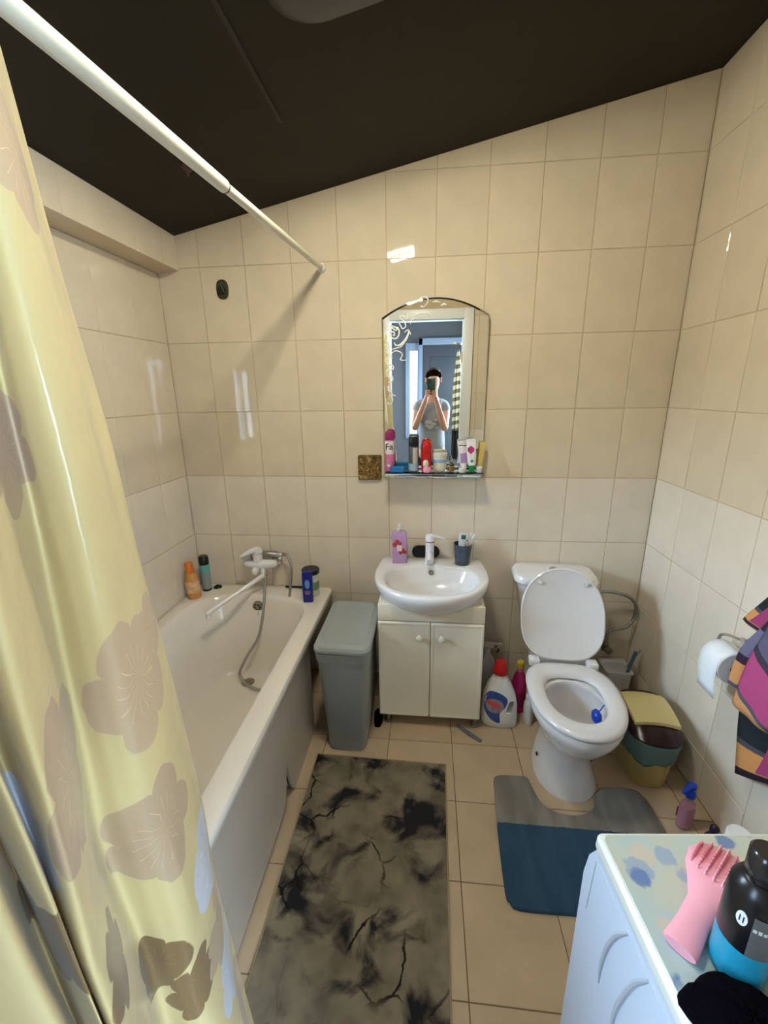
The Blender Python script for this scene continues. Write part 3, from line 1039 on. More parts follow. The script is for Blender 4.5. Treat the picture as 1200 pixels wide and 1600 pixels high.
t = thing('soap_box', 'small blue box at the front left of the mirror shelf', 'box', (.953, -.092, ZS), (0, 0, math.radians(-4)))
bm = B(); box(bm, -.032, .032, -.022, .020, 0, .018, .004); fin(bm, 'tray', BLUE, t)
bm = B(); box(bm, -.033, .033, -.023, .021, .0183, .026, .004); fin(bm, 'lid', BLUE, t)
t = thing('soap_box', 'darker teal-blue box just behind the small blue one', 'box', (.975, -.045, ZS), (0, 0, math.radians(3)))
TEAL = plain('teal_box', 10, 92, 134, .35)
bm = B(); box(bm, -.031, .031, -.020, .018, 0, .030, .004); fin(bm, 'tray', TEAL, t)
bm = B(); box(bm, -.032, .032, -.021, .019, .0303, .043, .004); fin(bm, 'lid', TEAL, t)
t = bottle('deodorant_can', 'grey spray can with black cap on the mirror shelf left of the red can', 'deodorant', (1.030, -.060, ZS), [
    ('body', [(.023, 0), (.0245, .003), (.0245, .120), (.022, .125)], plain('dark_grey_can', 70, 76, 84, .3)),
    ('cap', [(.024, .125), (.0248, .128), (.0248, .165), (.021, .172)], BLACK),
    ('base_band', [(.0247, .004), (.0249, .005), (.0249, .038), (.0247, .039)], plain('pale_blue_band', 150, 176, 196, .35))])
bm = B()
R = [[Vector((r * math.sin(a), -r * math.cos(a), z)) for a in [(-.1 + 1.1 * i / 8) for i in range(9)]] for r, z in ((.0248, .040), (.0248, .118))]
R2 = [[Vector((r * math.sin(a), -r * math.cos(a), z)) for a in [(-.1 + 1.1 * i / 8) for i in range(9)]] for r, z in ((.0254, .118), (.0254, .040))]
loft(bm, [R[0], R[1], R2[0], R2[1], R[0]], False, False, closed=False)
fin(bm, 'label', plain('label_grey', 188, 184, 176, .4), t)
bottle('deodorant_can', 'tall glossy red can with rounded top on the mirror shelf', 'can', (1.094, -.058, ZS), [
    ('body', [(.022, 0), (.0245, .004), (.0250, .02), (.0250, .085)], RED),
    ('cap', [(.0252, .0855), (.0258, .088), (.0258, .125), (.023, .140), (.014, .149), (.004, .151)], RED)])
bottle('nail_polish', 'small round pink bottle with pale cap in front of the red can', 'bottle', (1.098, -.1035, ZS), [
    ('body', [(.015, 0), (.0195, .005), (.0195, .022), (.014, .030)], plain('pink_gloss', 232, 150, 176, .2)),
    ('cap', [(.012, .030), (.0135, .034), (.0145, .048), (.010, .060), (.003, .062)], plain('pale_cap', 220, 208, 196, .3), 1, 1, (-.006, 0, 0))])
bottle('cream_jar', 'white cream jar with pale blue band on the mirror shelf', 'jar', (1.161, -.056, ZS), [
    ('body', [(.026, 0), (.031, .006), (.033, .02), (.034, .070)], plain('jar_cream', 222, 216, 200, .25)),
    ('band', [(.0339, .044), (.0342, .045), (.0345, .060), (.0342, .061)], plain('band_blue', 140, 172, 206, .35)),
    ('lid', [(.0355, .0705), (.0365, .073), (.0365, .088), (.034, .092)], plain('lid_cream', 206, 204, 184, .3))])
bottle('perfume_bottle', 'tiny clear perfume bottle with amber liquid right of the cream jar', 'perfume', (1.217, -.062, ZS), [
    ('body', [(.016, 0), (.018, .003), (.018, .030), (.008, .040), (.006, .046)], GLASS),
    ('liquid', [(.0145, .004), (.0150, .005), (.0150, .020), (.0148, .021)], plain('amber', 180, 130, 60, .2)),
    ('cap', [(.0075, .046), (.008, .047), (.008, .060), (.005, .063)], CHROME)])


def squeeze_tube(name, label, loc, m, capm, capname, h, wd, rot, capr=.012, caph=.018):
    t = thing(name, label, 'tube', loc, rot)
    bm = B(); lathe(bm, [(capr * .9, 0), (capr, .002), (capr, caph), (capr * .9, caph + .001)], 18); fin(bm, capname, capm, t)
    bm = B()
    R = [ell(0, 0, capr * 1.1, capr * 1.0, caph + .0015, 20), ell(0, 0, wd * .85, capr * 1.0, caph + .012, 20), ell(0, 0, wd, capr * .8, h * .5, 20), ell(0, 0, wd, .004, h * .9, 20), ell(0, 0, wd, .0016, h * .91, 20), ell(0, 0, wd, .0014, h, 20)]
    loft(bm, R)
    fin(bm, 'body', m, t)
    return t


TUBW = plain('tube_white', 224, 222, 220, .3)
t = squeeze_tube('cream_tube', 'white cream tube with lilac print, leftmost tube on the shelf', (1.282, -.056, ZS), TUBW, WPLAST, 'cap', .150, .021, (math.radians(-5), math.radians(-5), math.radians(8)))
bm = B(); box(bm, -.0165, .0165, -.0115, -.0095, .040, .088, .002); fin(bm, 'print_panel', plain('lilac_print', 172, 132, 182, .4), t)
bm = B(); box(bm, -.017, .0, -.0062, -.0050, .125, .129); box(bm, .002, .018, -.0062, -.0050, .122, .126); fin(bm, 'print_lines', BLACK, t, smooth=False)
t = squeeze_tube('cream_tube', 'white cream tube with pink flower print and green cap on the shelf', (1.318, -.082, ZS), TUBW, plain('green_cap', 26, 128, 70, .35), 'cap', .160, .023, (math.radians(-7), math.radians(-3), 0), .0145, .030)
bm = B()
for a, (dx, dz) in enumerate(((-.008, .006), (.008, .006), (0, .012), (0, -.002))):
    lathe(bm, [(.009, .0085), (.009, .0105)], 12, (0, 0, 0), 1, 1.4, M=Matrix.Translation((dx - .004, -.002, .102 + dz)) @ Matrix.Rotation(PI / 2, 4, 'X'))
fin(bm, 'flower_print', plain('flower_pink', 206, 66, 136, .4), t)
bm = B()
for k in range(5):
    a = -.9 + .45 * k
    tube(bm, [(0, -.0145, .047), (.014 * math.sin(a), -.0145, .047 + .016 * math.cos(a))], [.0015, .0005], 5)
fin(bm, 'leaf_print', plain('leaf_dark', 40, 72, 50, .5), t)
squeeze_tube('cream_tube', 'pale yellow tube, rightmost of the tubes on the mirror shelf', (1.356, -.052, ZS), plain('tube_yellow', 206, 184, 108, .35), TUBW, 'cap', .142, .015, (math.radians(-5), math.radians(5), math.radians(-10)), .011)
bottle('small_pot', 'tiny white lidded pot at the shelf front left of the green cap', 'pot', (1.268, -.098, ZS), [('body', [(.013, 0), (.0145, .002), (.0145, .012)], WPLAST), ('lid', [(.0152, .0122), (.0155, .013), (.0155, .021), (.014, .022)], WPLAST)])
bottle('small_pot', 'small clear pot with white lid at the right end of the shelf', 'pot', (1.351, -.096, ZS), [('body', [(.012, 0), (.0135, .002), (.0135, .018)], plain('clear_grey', 190, 196, 192, .15)), ('lid', [(.0140, .0182), (.0143, .019), (.0143, .026), (.013, .027)], WPLAST)])

# ================================================================== wash basin and cabinet
BX = 1.125
bs = thing('wash_basin', 'white ceramic wash basin with rounded front on the cream cabinet', 'basin', (BX, 0, 0))


def star(outline, c, n, k, z, off=(0, 0)):
    """outline sampled by angle about c and scaled by k"""
    out = []
    m = len(outline)
    for i in range(n):
        a = 2 * PI * i / n
        d = Vector((math.cos(a), math.sin(a)))
        best = 0
        for j in range(m):
            p, q = Vector(outline[j]) - Vector(c), Vector(outline[(j + 1) % m]) - Vector(c)
            e = q - p
            den = d.x * e.y - d.y * e.x
            if abs(den) < 1e-12:
                continue
            t = (p.x * e.y - p.y * e.x) / den
            s = (p.x * d.y - p.y * d.x) / den
            if t > 0 and -1e-6 <= s <= 1 + 1e-6:
                best = max(best, t)
        out.append(Vector((c[0] + d.x * best * k + off[0], c[1] + d.y * best * k + off[1], z)))
    return out


half = [(0, -.002), (.20, -.002), (.252, -.004), (.262, -.02), (.272, -.10), (.280, -.18)]
arc = [(.280 * math.cos(a), -.215 - .285 * math.sin(a) ** .9 if math.sin(a) > 0 else -.215) for a in [PI / 2 * i / 14 for i in range(15)]]
right = half + arc
out = right + [(-x, y) for x, y in reversed(right)]
bowl = [(.222 * math.copysign(abs(math.cos(a)) ** .8, math.cos(a)), -.272 + (.148 if math.sin(a) > 0 else .172) * math.copysign(abs(math.sin(a)) ** (.75 if math.sin(a) > 0 else .95), math.sin(a))) for a in [2 * PI * i / 64 for i in range(64)]]
NB = 64
cc = (0, -.265)
ZB = .752
R = [star(out, cc, NB, .42, ZB - .155, (0, .04)), star(out, cc, NB, .62, ZB - .140, (0, .03)), star(out, cc, NB, .84, ZB - .100, (0, .012)), star(out, cc, NB, .955, ZB - .060, (0, .003)), star(out, cc, NB, .995, ZB - .030), star(out, cc, NB, 1.0, ZB - .014), star(out, cc, NB, .99, ZB - .003),
     star(out, cc, NB, .97, ZB), star(bowl, cc, NB, 1.05, ZB - .002), star(bowl, cc, NB, 1.01, ZB - .006), star(bowl, cc, NB, .97, ZB - .02), star(bowl, cc, NB, .90, ZB - .06), star(bowl, cc, NB, .74, ZB - .10), star(bowl, cc, NB, .45, ZB - .122), star(bowl, cc, NB, .10, ZB - .128)]
bm = B()
loft(bm, R)
for v in bm.verts:
    if v.co.y > -.0015:
        v.co.y = -.0015
fin(bm, 'bowl', CERAM, bs, ang=70)
bm = B()
M = Matrix.Translation((0.0, -.134, ZB - .035)) @ Matrix.Rotation(math.radians(80), 4, 'X')
lathe(bm, [(.0125, -.006), (.0125, .003), (.009, .004), (.0075, -.002)], 20, M=M)
fin(bm, 'overflow_ring', mat('worn_chrome', (.35, .30, .24, 1), .35, 1.0), bs)
bm = B()
lathe(bm, [(.022, 0), (.022, .003), (.017, .0045), (.015, .002)], 20, (0, -.27, ZB - .1285))
fin(bm, 'drain', CHROME, bs)

cb = thing('basin_cabinet', 'cream two-door cabinet standing on legs under the wash basin', 'cabinet', (BX, 0, 0))
bm = B()
box(bm, -.245, .245, -.395, -.004, .062, .589, .002)
box(bm, -.245, -.229, -.395, -.004, .5892, .672, .002)
box(bm, .229, .245, -.395, -.004, .5892, .672, .002)
fin(bm, 'body', CREAM, cb)
for s_ in (-1, 1):
    bm = B()
    box(bm, min(s_ * .180, s_ * .229), max(s_ * .180, s_ * .229), -.395, -.16, .664, .671, .001)
    fin(bm, 'corner_plate', CREAM, cb)
bm = B()
box(bm, -.246, .246, -.409, -.3955, .590, .672, .002)
fin(bm, 'top_rail', CREAM, cb)
for s in (-1, 1):
    bm = B()
    x0, x1 = (-.246, -.0015) if s < 0 else (.0015, .246)
    loft(bm, [[Vector((p.x, -y, p.y)) for p in rrect((x0 + x1) / 2, .325, (x1 - x0) / 2 - i, .260 - i, .006, 0)] for i, y in ((0, .3958), (0, .408), (.003, .4125), (.010, .4140), (.016, .4115), (.02, .4115))])
    d = fin(bm, 'door', CREAM, cb, ang=25)
    bm = B()
    M = Matrix.Translation((s * .052, -.4115, .512)) @ Matrix.Rotation(PI / 2, 4, 'X')
    lathe(bm, [(.009, 0), (.007, .006), (.010, .010), (.0155, .017), (.015, .024), (.008, .028)], 20, M=M)
    fin(bm, 'knob', plain('knob_white', 232, 228, 210, .2), d)
for x in (-.205, .225):
    for y in (-.375, -.06):
        bm = B()
        lathe(bm, [(.019, 0), (.021, .003), (.021, .012), (.012, .016), (.012, .062)], 14, (x, y, 0))
        fin(bm, 'leg', mat('dull_metal', (.35, .32, .28, 1), .4, 1.0), cb)

# basin tap and things on the basin
tp = thing('basin_tap', 'white basin mixer tap with flat lever, stained at its collar', 'faucet', (1.118, -.088, ZB - .001))
TAPW = plain('tap_white', 226, 224, 232, .18, coat=.3)
bm = B()
lathe(bm, [(.027, 0), (.027, .003), (.0245, .006), (.0225, .05), (.0225, .10), (.0235, .118)], 24)
fin(bm, 'body', TAPW, tp)
bm = B()
lathe(bm, [(.0236, .1185), (.0238, .119), (.0238, .123), (.0232, .1235)], 24)
fin(bm, 'collar', plain('stain_brown', 110, 84, 84, .5, var=.5, scale=60), tp)
bm = B()
tube(bm, [(0, -.012, .062), (0, -.05, .060), (0, -.085, .054), (0, -.100, .048)], [.018, .017, .0155, .0145], 16, 4)
fin(bm, 'spout', TAPW, tp)
bm = B()
lathe(bm, [(.0235, .124), (.0235, .148), (.020, .158), (.010, .161)], 24)
R = [[Vector((x, y, z)) for x, y, z in ((.010, -.015, .150), (.010, .012, .150), (.010, .012, .158), (.010, -.015, .158))],
     [Vector((x, y, z)) for x, y, z in ((.045, -.018, .147), (.045, .008, .147), (.045, .008, .153), (.045, -.018, .153))],
     [Vector((x, y, z)) for x, y, z in ((.076, -.018, .140), (.076, .002, .140), (.076, .002, .145), (.076, -.018, .145))]]
loft(bm, R)
fin(bm, 'lever', TAPW, tp)
t = thing('soap_dispenser', 'pink square liquid soap bottle with white pump on the basin', 'soap', (.960, -.082, ZB - .001), (0, 0, math.radians(4)))
PINKL = mat('pink_soap', srgb(186, 148, 196), .12, var=.04, coat=.4)
bm = B()
loft(bm, [rrect(0, 0, .036, .022, .008, 0), rrect(0, 0, .039, .025, .009, .005), rrect(0, 0, .039, .025, .009, .160), rrect(0, 0, .036, .022, .009, .168), rrect(0, 0, .014, .014, .009, .172)])
fin(bm, 'body', PINKL, t)
bm = B()
lathe(bm, [(.013, .172), (.0135, .174), (.0135, .186), (.009, .190), (.006, .192), (.006, .200), (.010, .201), (.010, .209), (.006, .211)], 16)
tube(bm, [(.0, .002, .206), (0, -.02, .207), (0, -.034, .202)], [.006, .005, .004], 8)
fin(bm, 'pump', WPLAST, t)
bm = B(); box(bm, -.014, .012, -.0262, -.0252, .070, .102); fin(bm, 'label', plain('label_pale', 226, 206, 214, .4), t, smooth=False)
FRUIT = plain('fruit_red', 176, 66, 60, .4, var=.3, scale=60)
bm = B()
for x, z, r in ((-.024, .105, .013), (-.012, .120, .013), (.004, .112, .010), (.018, .072, .013), (.028, .064, .010), (.006, .062, .010)):
    lathe(bm, [(r, .0252), (r, .0258)], 14, (0, 0, 0), 1, 1, M=Matrix.Translation((x, 0, z)) @ Matrix.Rotation(PI / 2, 4, 'X'))
fin(bm, 'fruit_print', FRUIT, t)
bm = B()
prof = [Vector((p.x, 0, p.y)) for p in rrect(0, 0, .073, .033, .032, 0, 10)]
loft(bm, [[p * k + Vector((0, d, 0)) for p in prof] for k, d in ((1, 0), (1, -.010), (.96, -.013), (.90, -.006), (.88, -.004))])
tag(fin(bm, 'oval_tray', BLACK, loc=(1.097, -.004, ZB + .0325), rot=(math.radians(-6), 0, 0)), 'black oval tray leaning on the wall behind the basin tap', 'tray')
t = thing('tooth_mug', 'dark blue-grey tapered tumbler holding brushes on the basin', 'cup', (1.287, -.085, ZB - .001))
MUG = plain('mug_blue', 66, 78, 92, .3, var=.12, scale=30)
bm = B()
lathe(bm, [(.034, 0), (.037, .004), (.0405, .05), (.047, .112), (.0445, .112), (.038, .05), (.034, .008)], 28)
fin(bm, 'cup', MUG, t)
for x, z in ((-.018, .078), (-.018, .022), (.004, .012)):
    bm = B()
    lathe(bm, [(.003, 0), (.003, .0015)], 8, M=Matrix.Translation((x, -.0355 - z * .08, z)) @ Matrix.Rotation(PI / 2, 4, 'X'))
    fin(bm, 'drip_hole', BLACK, t)
m0 = (1.287, -.085, ZB)


def brush(label, base, tip, m, headm):
    t = thing('toothbrush', label, 'toothbrush', base)
    v = Vector(tip) - Vector(base)
    bm = B(); tube(bm, [(0, 0, 0), v * .5 + Vector((0, -.002, 0)), v * .8, v], [.0045, .005, .0035, .004], 8, 3); fin(bm, 'handle', m, t)
    bm = B()
    dd = v.normalized()
    tube(bm, [v - dd * .004, v + dd * .022], [.006, .0055], 8)
    hd = fin(bm, 'head', m, t)
    bm = B()
    for k in range(4):
        p = v + dd * (.001 + .005 * k)
        tube(bm, [p + Vector((0, -.004, 0)), p + Vector((0, -.013, .002))], .0028, 6)
    fin(bm, 'bristles', headm, hd)


brush('white toothbrush leaning furthest right out of the tumbler', (1.277, -.078, ZB + .012), (1.338, -.070, ZB + .138), WPLAST, plain('bristle', 230, 230, 224, .8))
brush('white toothbrush leaning right just behind another brush', (1.287, -.065, ZB + .012), (1.325, -.055, ZB + .143), plain('brush_cream', 216, 208, 200, .4), plain('bristle', 230, 230, 224, .8))
brush('yellow and blue toothbrush handle in the front of the tumbler', (1.275, -.100, ZB + .012), (1.300, -.112, ZB + .118), plain('brush_blue', 70, 100, 170, .4), plain('bristle_yellow', 226, 200, 60, .8))
t = squeeze_tube('toothpaste_tube', 'white toothpaste tube with teal print standing in the tumbler', (1.283, -.078, ZB + .012), TUBW, WPLAST, 'cap', .150, .024, (math.radians(-4), math.radians(4), math.radians(4)), .010)
bm = B(); box(bm, -.013, .010, -.0062, -.0046, .118, .140); fin(bm, 'print_panel', plain('teal_print', 52, 104, 112, .4), t, smooth=False)
t = squeeze_tube('toothpaste_tube', 'small white tube with pink tip tilted in the tumbler', (1.296, -.098, ZB + .012), TUBW, plain('pink_tip', 206, 90, 120, .4), 'cap', .128, .016, (math.radians(4), math.radians(13), math.radians(20)), .008)

# ================================================================== laundry bin between bath and cabinet
bn = thing('laundry_bin', 'grey plastic bin with lid between the bathtub and the cabinet', 'bin', (.740, -.40, 0), (0, 0, math.radians(0)))
bm = B()
R = [rrect(.004, 0, .082, .182, .03, 0), rrect(.004, 0, .087, .187, .035, .012), rrect(0, 0, .112, .212, .035, .490), rrect(0, 0, .117, .217, .035, .494), rrect(0, 0, .119, .219, .035, .535), rrect(0, 0, .114, .214, .032, .535), rrect(0, 0, .108, .208, .03, .48), rrect(.004, 0, .08, .18, .03, .02)]
loft(bm, R)
fin(bm, 'body', BINGREY, bn, ang=30)
bm = B()
for k in range(9):
    x = .03 + .008 * k
    z = .455 - .001 * k
    M = Matrix.Translation((x, -.2115, z)) @ Matrix.Rotation(-.10, 4, 'X')
    box(bm, -.012, .012, -.0008, .0008, -.0012, .0012, M=M @ Matrix.Rotation(.8, 4, 'Y'))
fin(bm, 'embossed_ribs', BINGREY, bn, smooth=False)
bm = B()
R = [rrect(0, 0, .120, .221, .038, 0), rrect(0, 0, .125, .226, .04, .002), rrect(0, 0, .125, .226, .04, .014), rrect(0, 0, .118, .219, .038, .026), rrect(0, 0, .095, .196, .03, .034), rrect(0, 0, .088, .188, .025, .030), rrect(0, 0, .02, .10, .01, .030)]
loft(bm, R)
fin(bm, 'lid', BINGREY, bn, loc=(0.002, -.002, .540), rot=(math.radians(-.6), math.radians(1.6), 0), ang=30)
bm = B()
R = [rrect(0, 0, .016, .030, .010, 0, 3), rrect(.003, .004, .021, .036, .014, .02, 3), rrect(-.001, .0, .017, .028, .012, .055, 3), rrect(.001, .004, .007, .012, .006, .075, 3)]
loft(bm, R)
tag(fin(bm, 'black_pouch', BLACKCLOTH, loc=(.868, -.400, 0)), 'small black pouch on the floor between grey bin and cabinet', 'pouch')
bm = B()
tube(bm, [(0, 0, .007), (.05, -.045, .007), (.105, -.092, .006)], [.009, .010, .008], 10, 3)
for v in bm.verts:
    v.co.z = max(.0, v.co.z * .8 - .0005)
tag(fin(bm, 'scraper_handle', plain('slate_grey', 96, 104, 112, .5), loc=(1.268, -.388, 0)), 'grey plastic handle lying on the floor under the cabinet', 'handle')

# ================================================================== toilet
to = thing('toilet', 'white ceramic toilet with raised lid and open seat', 'toilet', (1.749, 0, 0), (0, 0, -math.radians(3.4)))
n = 40
R = [ell(0, -.60, .128, .185, 0, n, 2.2, .165), ell(0, -.60, .128, .185, .012, n, 2.2, .165), ell(0, -.58, .108, .19, .06, n, 2.2, .150), ell(0, -.565, .092, .19, .14, n, 2.1, .145), ell(0, -.575, .098, .19, .20, n, 2.1, .165),
     ell(0, -.61, .135, .20, .28, n, 2.1, .22), ell(0, -.63, .168, .205, .35, n, 2.1, .245), ell(0, -.635, .178, .205, .385, n, 2.1, .250), ell(0, -.635, .176, .203, .398, n, 2.1, .248), ell(0, -.635, .165, .19, .402, n, 2.1, .235),
     ell(0, -.66, .115, .125, .400, n, 2.1, .175), ell(0, -.66, .112, .122, .385, n, 2.1, .172), ell(0, -.66, .125, .130, .365, n, 2.1, .180), ell(0, -.655, .118, .12, .30, n, 2.1, .165), ell(0, -.63, .085, .09, .23, n, 2, .12), ell(0, -.58, .05, .05, .19, n, 2, .07), ell(0, -.56, .02, .02, .18, n)]
bm = B()
loft(bm, R)
fin(bm, 'bowl', CERAM, to, ang=60)
bm = B()
R = [rrect(0, -.33, .080, .155, .04, .10), rrect(0, -.32, .095, .16, .05, .25), rrect(0, -.305, .115, .175, .05, .34), rrect(0, -.30, .130, .19, .05, .385), rrect(0, -.30, .125, .185, .045, .398)]
loft(bm, R)
fin(bm, 'rear_deck', CERAM, to)
bm = B()
lathe(bm, [(.048, 0), (.052, .01), (.052, .12)], 20, M=Matrix.Translation((0, -.03, .19)) @ Matrix.Rotation(PI / 2, 4, 'X'))
fin(bm, 'waste_pipe', WPLAST, to)
bm = B()
R = [rrect(0, -.115, .120, .080, .05, .399), rrect(0, -.115, .135, .090, .05, .42), rrect(0, -.115, .180, .098, .05, .68), rrect(0, -.115, .182, .098, .05, .692)]
loft(bm, R)
fin(bm, 'cistern', CERAM, to)
bm = B()
R = [rrect(0, -.117, .188, .103, .055, .693), rrect(0, -.117, .198, .111, .06, .704), rrect(0, -.117, .198, .111, .06, .722), rrect(0, -.117, .188, .103, .055, .736), rrect(0, -.117, .150, .07, .045, .742), rrect(0, -.117, .03, .02, .015, .743)]
loft(bm, R)
fin(bm, 'cistern_lid', CERAM, to)
bm = B()
lathe(bm, [(.022, .742), (.022, .747), (.018, .750)], 20, (0, -.11, 0))
fin(bm, 'flush_button', CHROME, to)
SEAT = plain('seat_white', 214, 212, 212, .15, coat=.3)


def egg(a, yc, bb, bf, z, n=48):
    # full, squarish towards the hinge (+y), rounder at the front
    out = []
    for i in range(n):
        t = 2 * PI * i / n
        c, sn = math.cos(t), math.sin(t)
        p = 2.9 if sn > 0 else 2.15
        out.append(Vector((a * math.copysign(abs(c) ** (2 / p), c), yc + (bb if sn > 0 else bf) * math.copysign(abs(sn) ** (2 / p), sn), z)))
    return out


bm = B()
R = [egg(.110, -.650, .125, .150, .409), egg(.180, -.625, .185, .258, .409), egg(.184, -.625, .189, .262, .414), egg(.182, -.625, .187, .260, .424), egg(.167, -.628, .168, .243, .4305), egg(.124, -.645, .138, .168, .4285), egg(.112, -.650, .127, .152, .420)]
R.append(R[0])
loft(bm, R, False, False)
fin(bm, 'seat', SEAT, to, ang=60)
bm = B()
M = Matrix.Translation((0, -.425, .425)) @ Matrix.Rotation(math.radians(-69 + 180 - 180), 4, 'X')
# lid drawn lying forward (-y), then swung up past vertical
LM = Matrix.Translation((0, -.428, .428)) @ Matrix.Rotation(math.radians(-112), 4, 'X')


def lidring(k, z):
    out = []
    for i in range(48):
        t = 2 * PI * i / 48
        c, sn = math.cos(t), math.sin(t)
        p = 3.4 if sn > 0 else 2.1          # squarish at the hinge, round at the free end
        wd = .186 * (1 - .13 * max(0, sn) ** 1.5)
        out.append(LM @ Vector((wd * k * math.copysign(abs(c) ** (2 / p), c), -.205 + (.203 if sn > 0 else .215) * k * math.copysign(abs(sn) ** (2 / p), sn), z)))
    return out


R = [lidring(.97, 0), lidring(1.0, .003), lidring(1.0, .010), lidring(.96, .015), lidring(.85, .018), lidring(.05, .019)]
R = [lidring(.05, .005), lidring(.93, .005)] + R
bm = B()
loft(bm, R)
ld = fin(bm, 'lid', SEAT, to, ang=50)
for x in (-.075, .075):
    bm = B()
    p = LM @ Vector((x * 1.2, -.365, .0))
    lathe(bm, [(.009, -.008), (.009, .004)], 12, M=LM @ Matrix.Translation((x * 1.35, -.35, -.001)))
    fin(bm, 'buffer', plain('buffer_grey', 205, 205, 205, .4), ld)
for x in (-.125, .125):
    bm = B()
    box(bm, x - .024, x + .024, -.455, -.408, .408, .440, .007)
    fin(bm, 'hinge', SEAT, to)
for s in (-1, 1):
    bm = B()
    lathe(bm, [(.008, 0), (.008, .004), (.004, .006)], 10, M=Matrix.Translation((s * .112, -.60, .065)) @ Matrix.Rotation(s * PI / 2, 4, 'Y'))
    fin(bm, 'fixing_hole', plain('rust_spot', 52, 36, 26, .7), to)
t = thing('rim_block', 'blue toilet rim freshener hanging inside the bowl', 'freshener', (1.786, -.690, .338))
bm = B()
loft(bm, [ell(0, 0, .012, .018, 0, 14), ell(0, 0, .018, .026, .01, 14), ell(0, .004, .018, .026, .032, 14), ell(0, .006, .010, .016, .042, 14)])
fin(bm, 'cage', plain('freshener_blue', 14, 60, 176, .3), t)
bm = B()
tube(bm, [(.004, .004, .038), (.014, .008, .050), (.024, .014, .060), (.031, .018, .065)], .0022, 6, 3)
fin(bm, 'hanger', plain('freshener_blue', 14, 60, 176, .3), t)

t = thing('water_hose', 'flexible grey supply hose looping from the cistern to a wall valve', 'hose', (0, 0, 0))
bm = B()
tube(bm, [(1.952, -.115, .628), (1.99, -.095, .622), (2.07, -.075, .610), (2.150, -.065, .580), (2.192, -.06, .52), (2.185, -.06, .445), (2.150, -.06, .400), (2.095, -.06, .388), (2.072, -.06, .370), (2.066, -.06, .335)], .0088, 12, 6)
fin(bm, 'hose', HOSE, t)
bm = B()
tube(bm, [(1.945, -.12, .630), (1.975, -.106, .625)], .012, 8)
fin(bm, 'hose_nut', CHROME, t)
bm = B()
tube(bm, [(2.066, -.06, .345), (2.066, -.06, .318)], .0115, 8)
fin(bm, 'hose_nut', CHROME, t)
t = thing('angle_valve', 'brass corner valve on the back wall below the supply hose', 'valve', (2.066, 0, .285))
DB = mat('dull_brass', (.30, .25, .17, 1), .45, 1.0)
bm = B()
tube(bm, [(0, -.001, 0), (0, -.055, 0)], .012, 12)
lathe(bm, [(.016, -.024), (.018, -.018), (.018, .018), (.013, .026), (.012, .032)], 14, (0, -.06, 0))
fin(bm, 'body', DB, t)
bm = B()
lathe(bm, [(.028, 0), (.028, .005), (.016, .012)], 18, M=Matrix.Rotation(PI / 2, 4, 'X'))
fin(bm, 'wall_flange', DB, t)
bm = B()
lathe(bm, [(.008, 0), (.008, .012), (.018, .014), (.018, .028), (.012, .031)], 12, M=Matrix.Translation((0, -.078, -.002)) @ Matrix.Rotation(PI / 2, 4, 'X'))
fin(bm, 'handle', DB, t)

# ------------------------------------------------------------------ cleaning bottles between cabinet and toilet


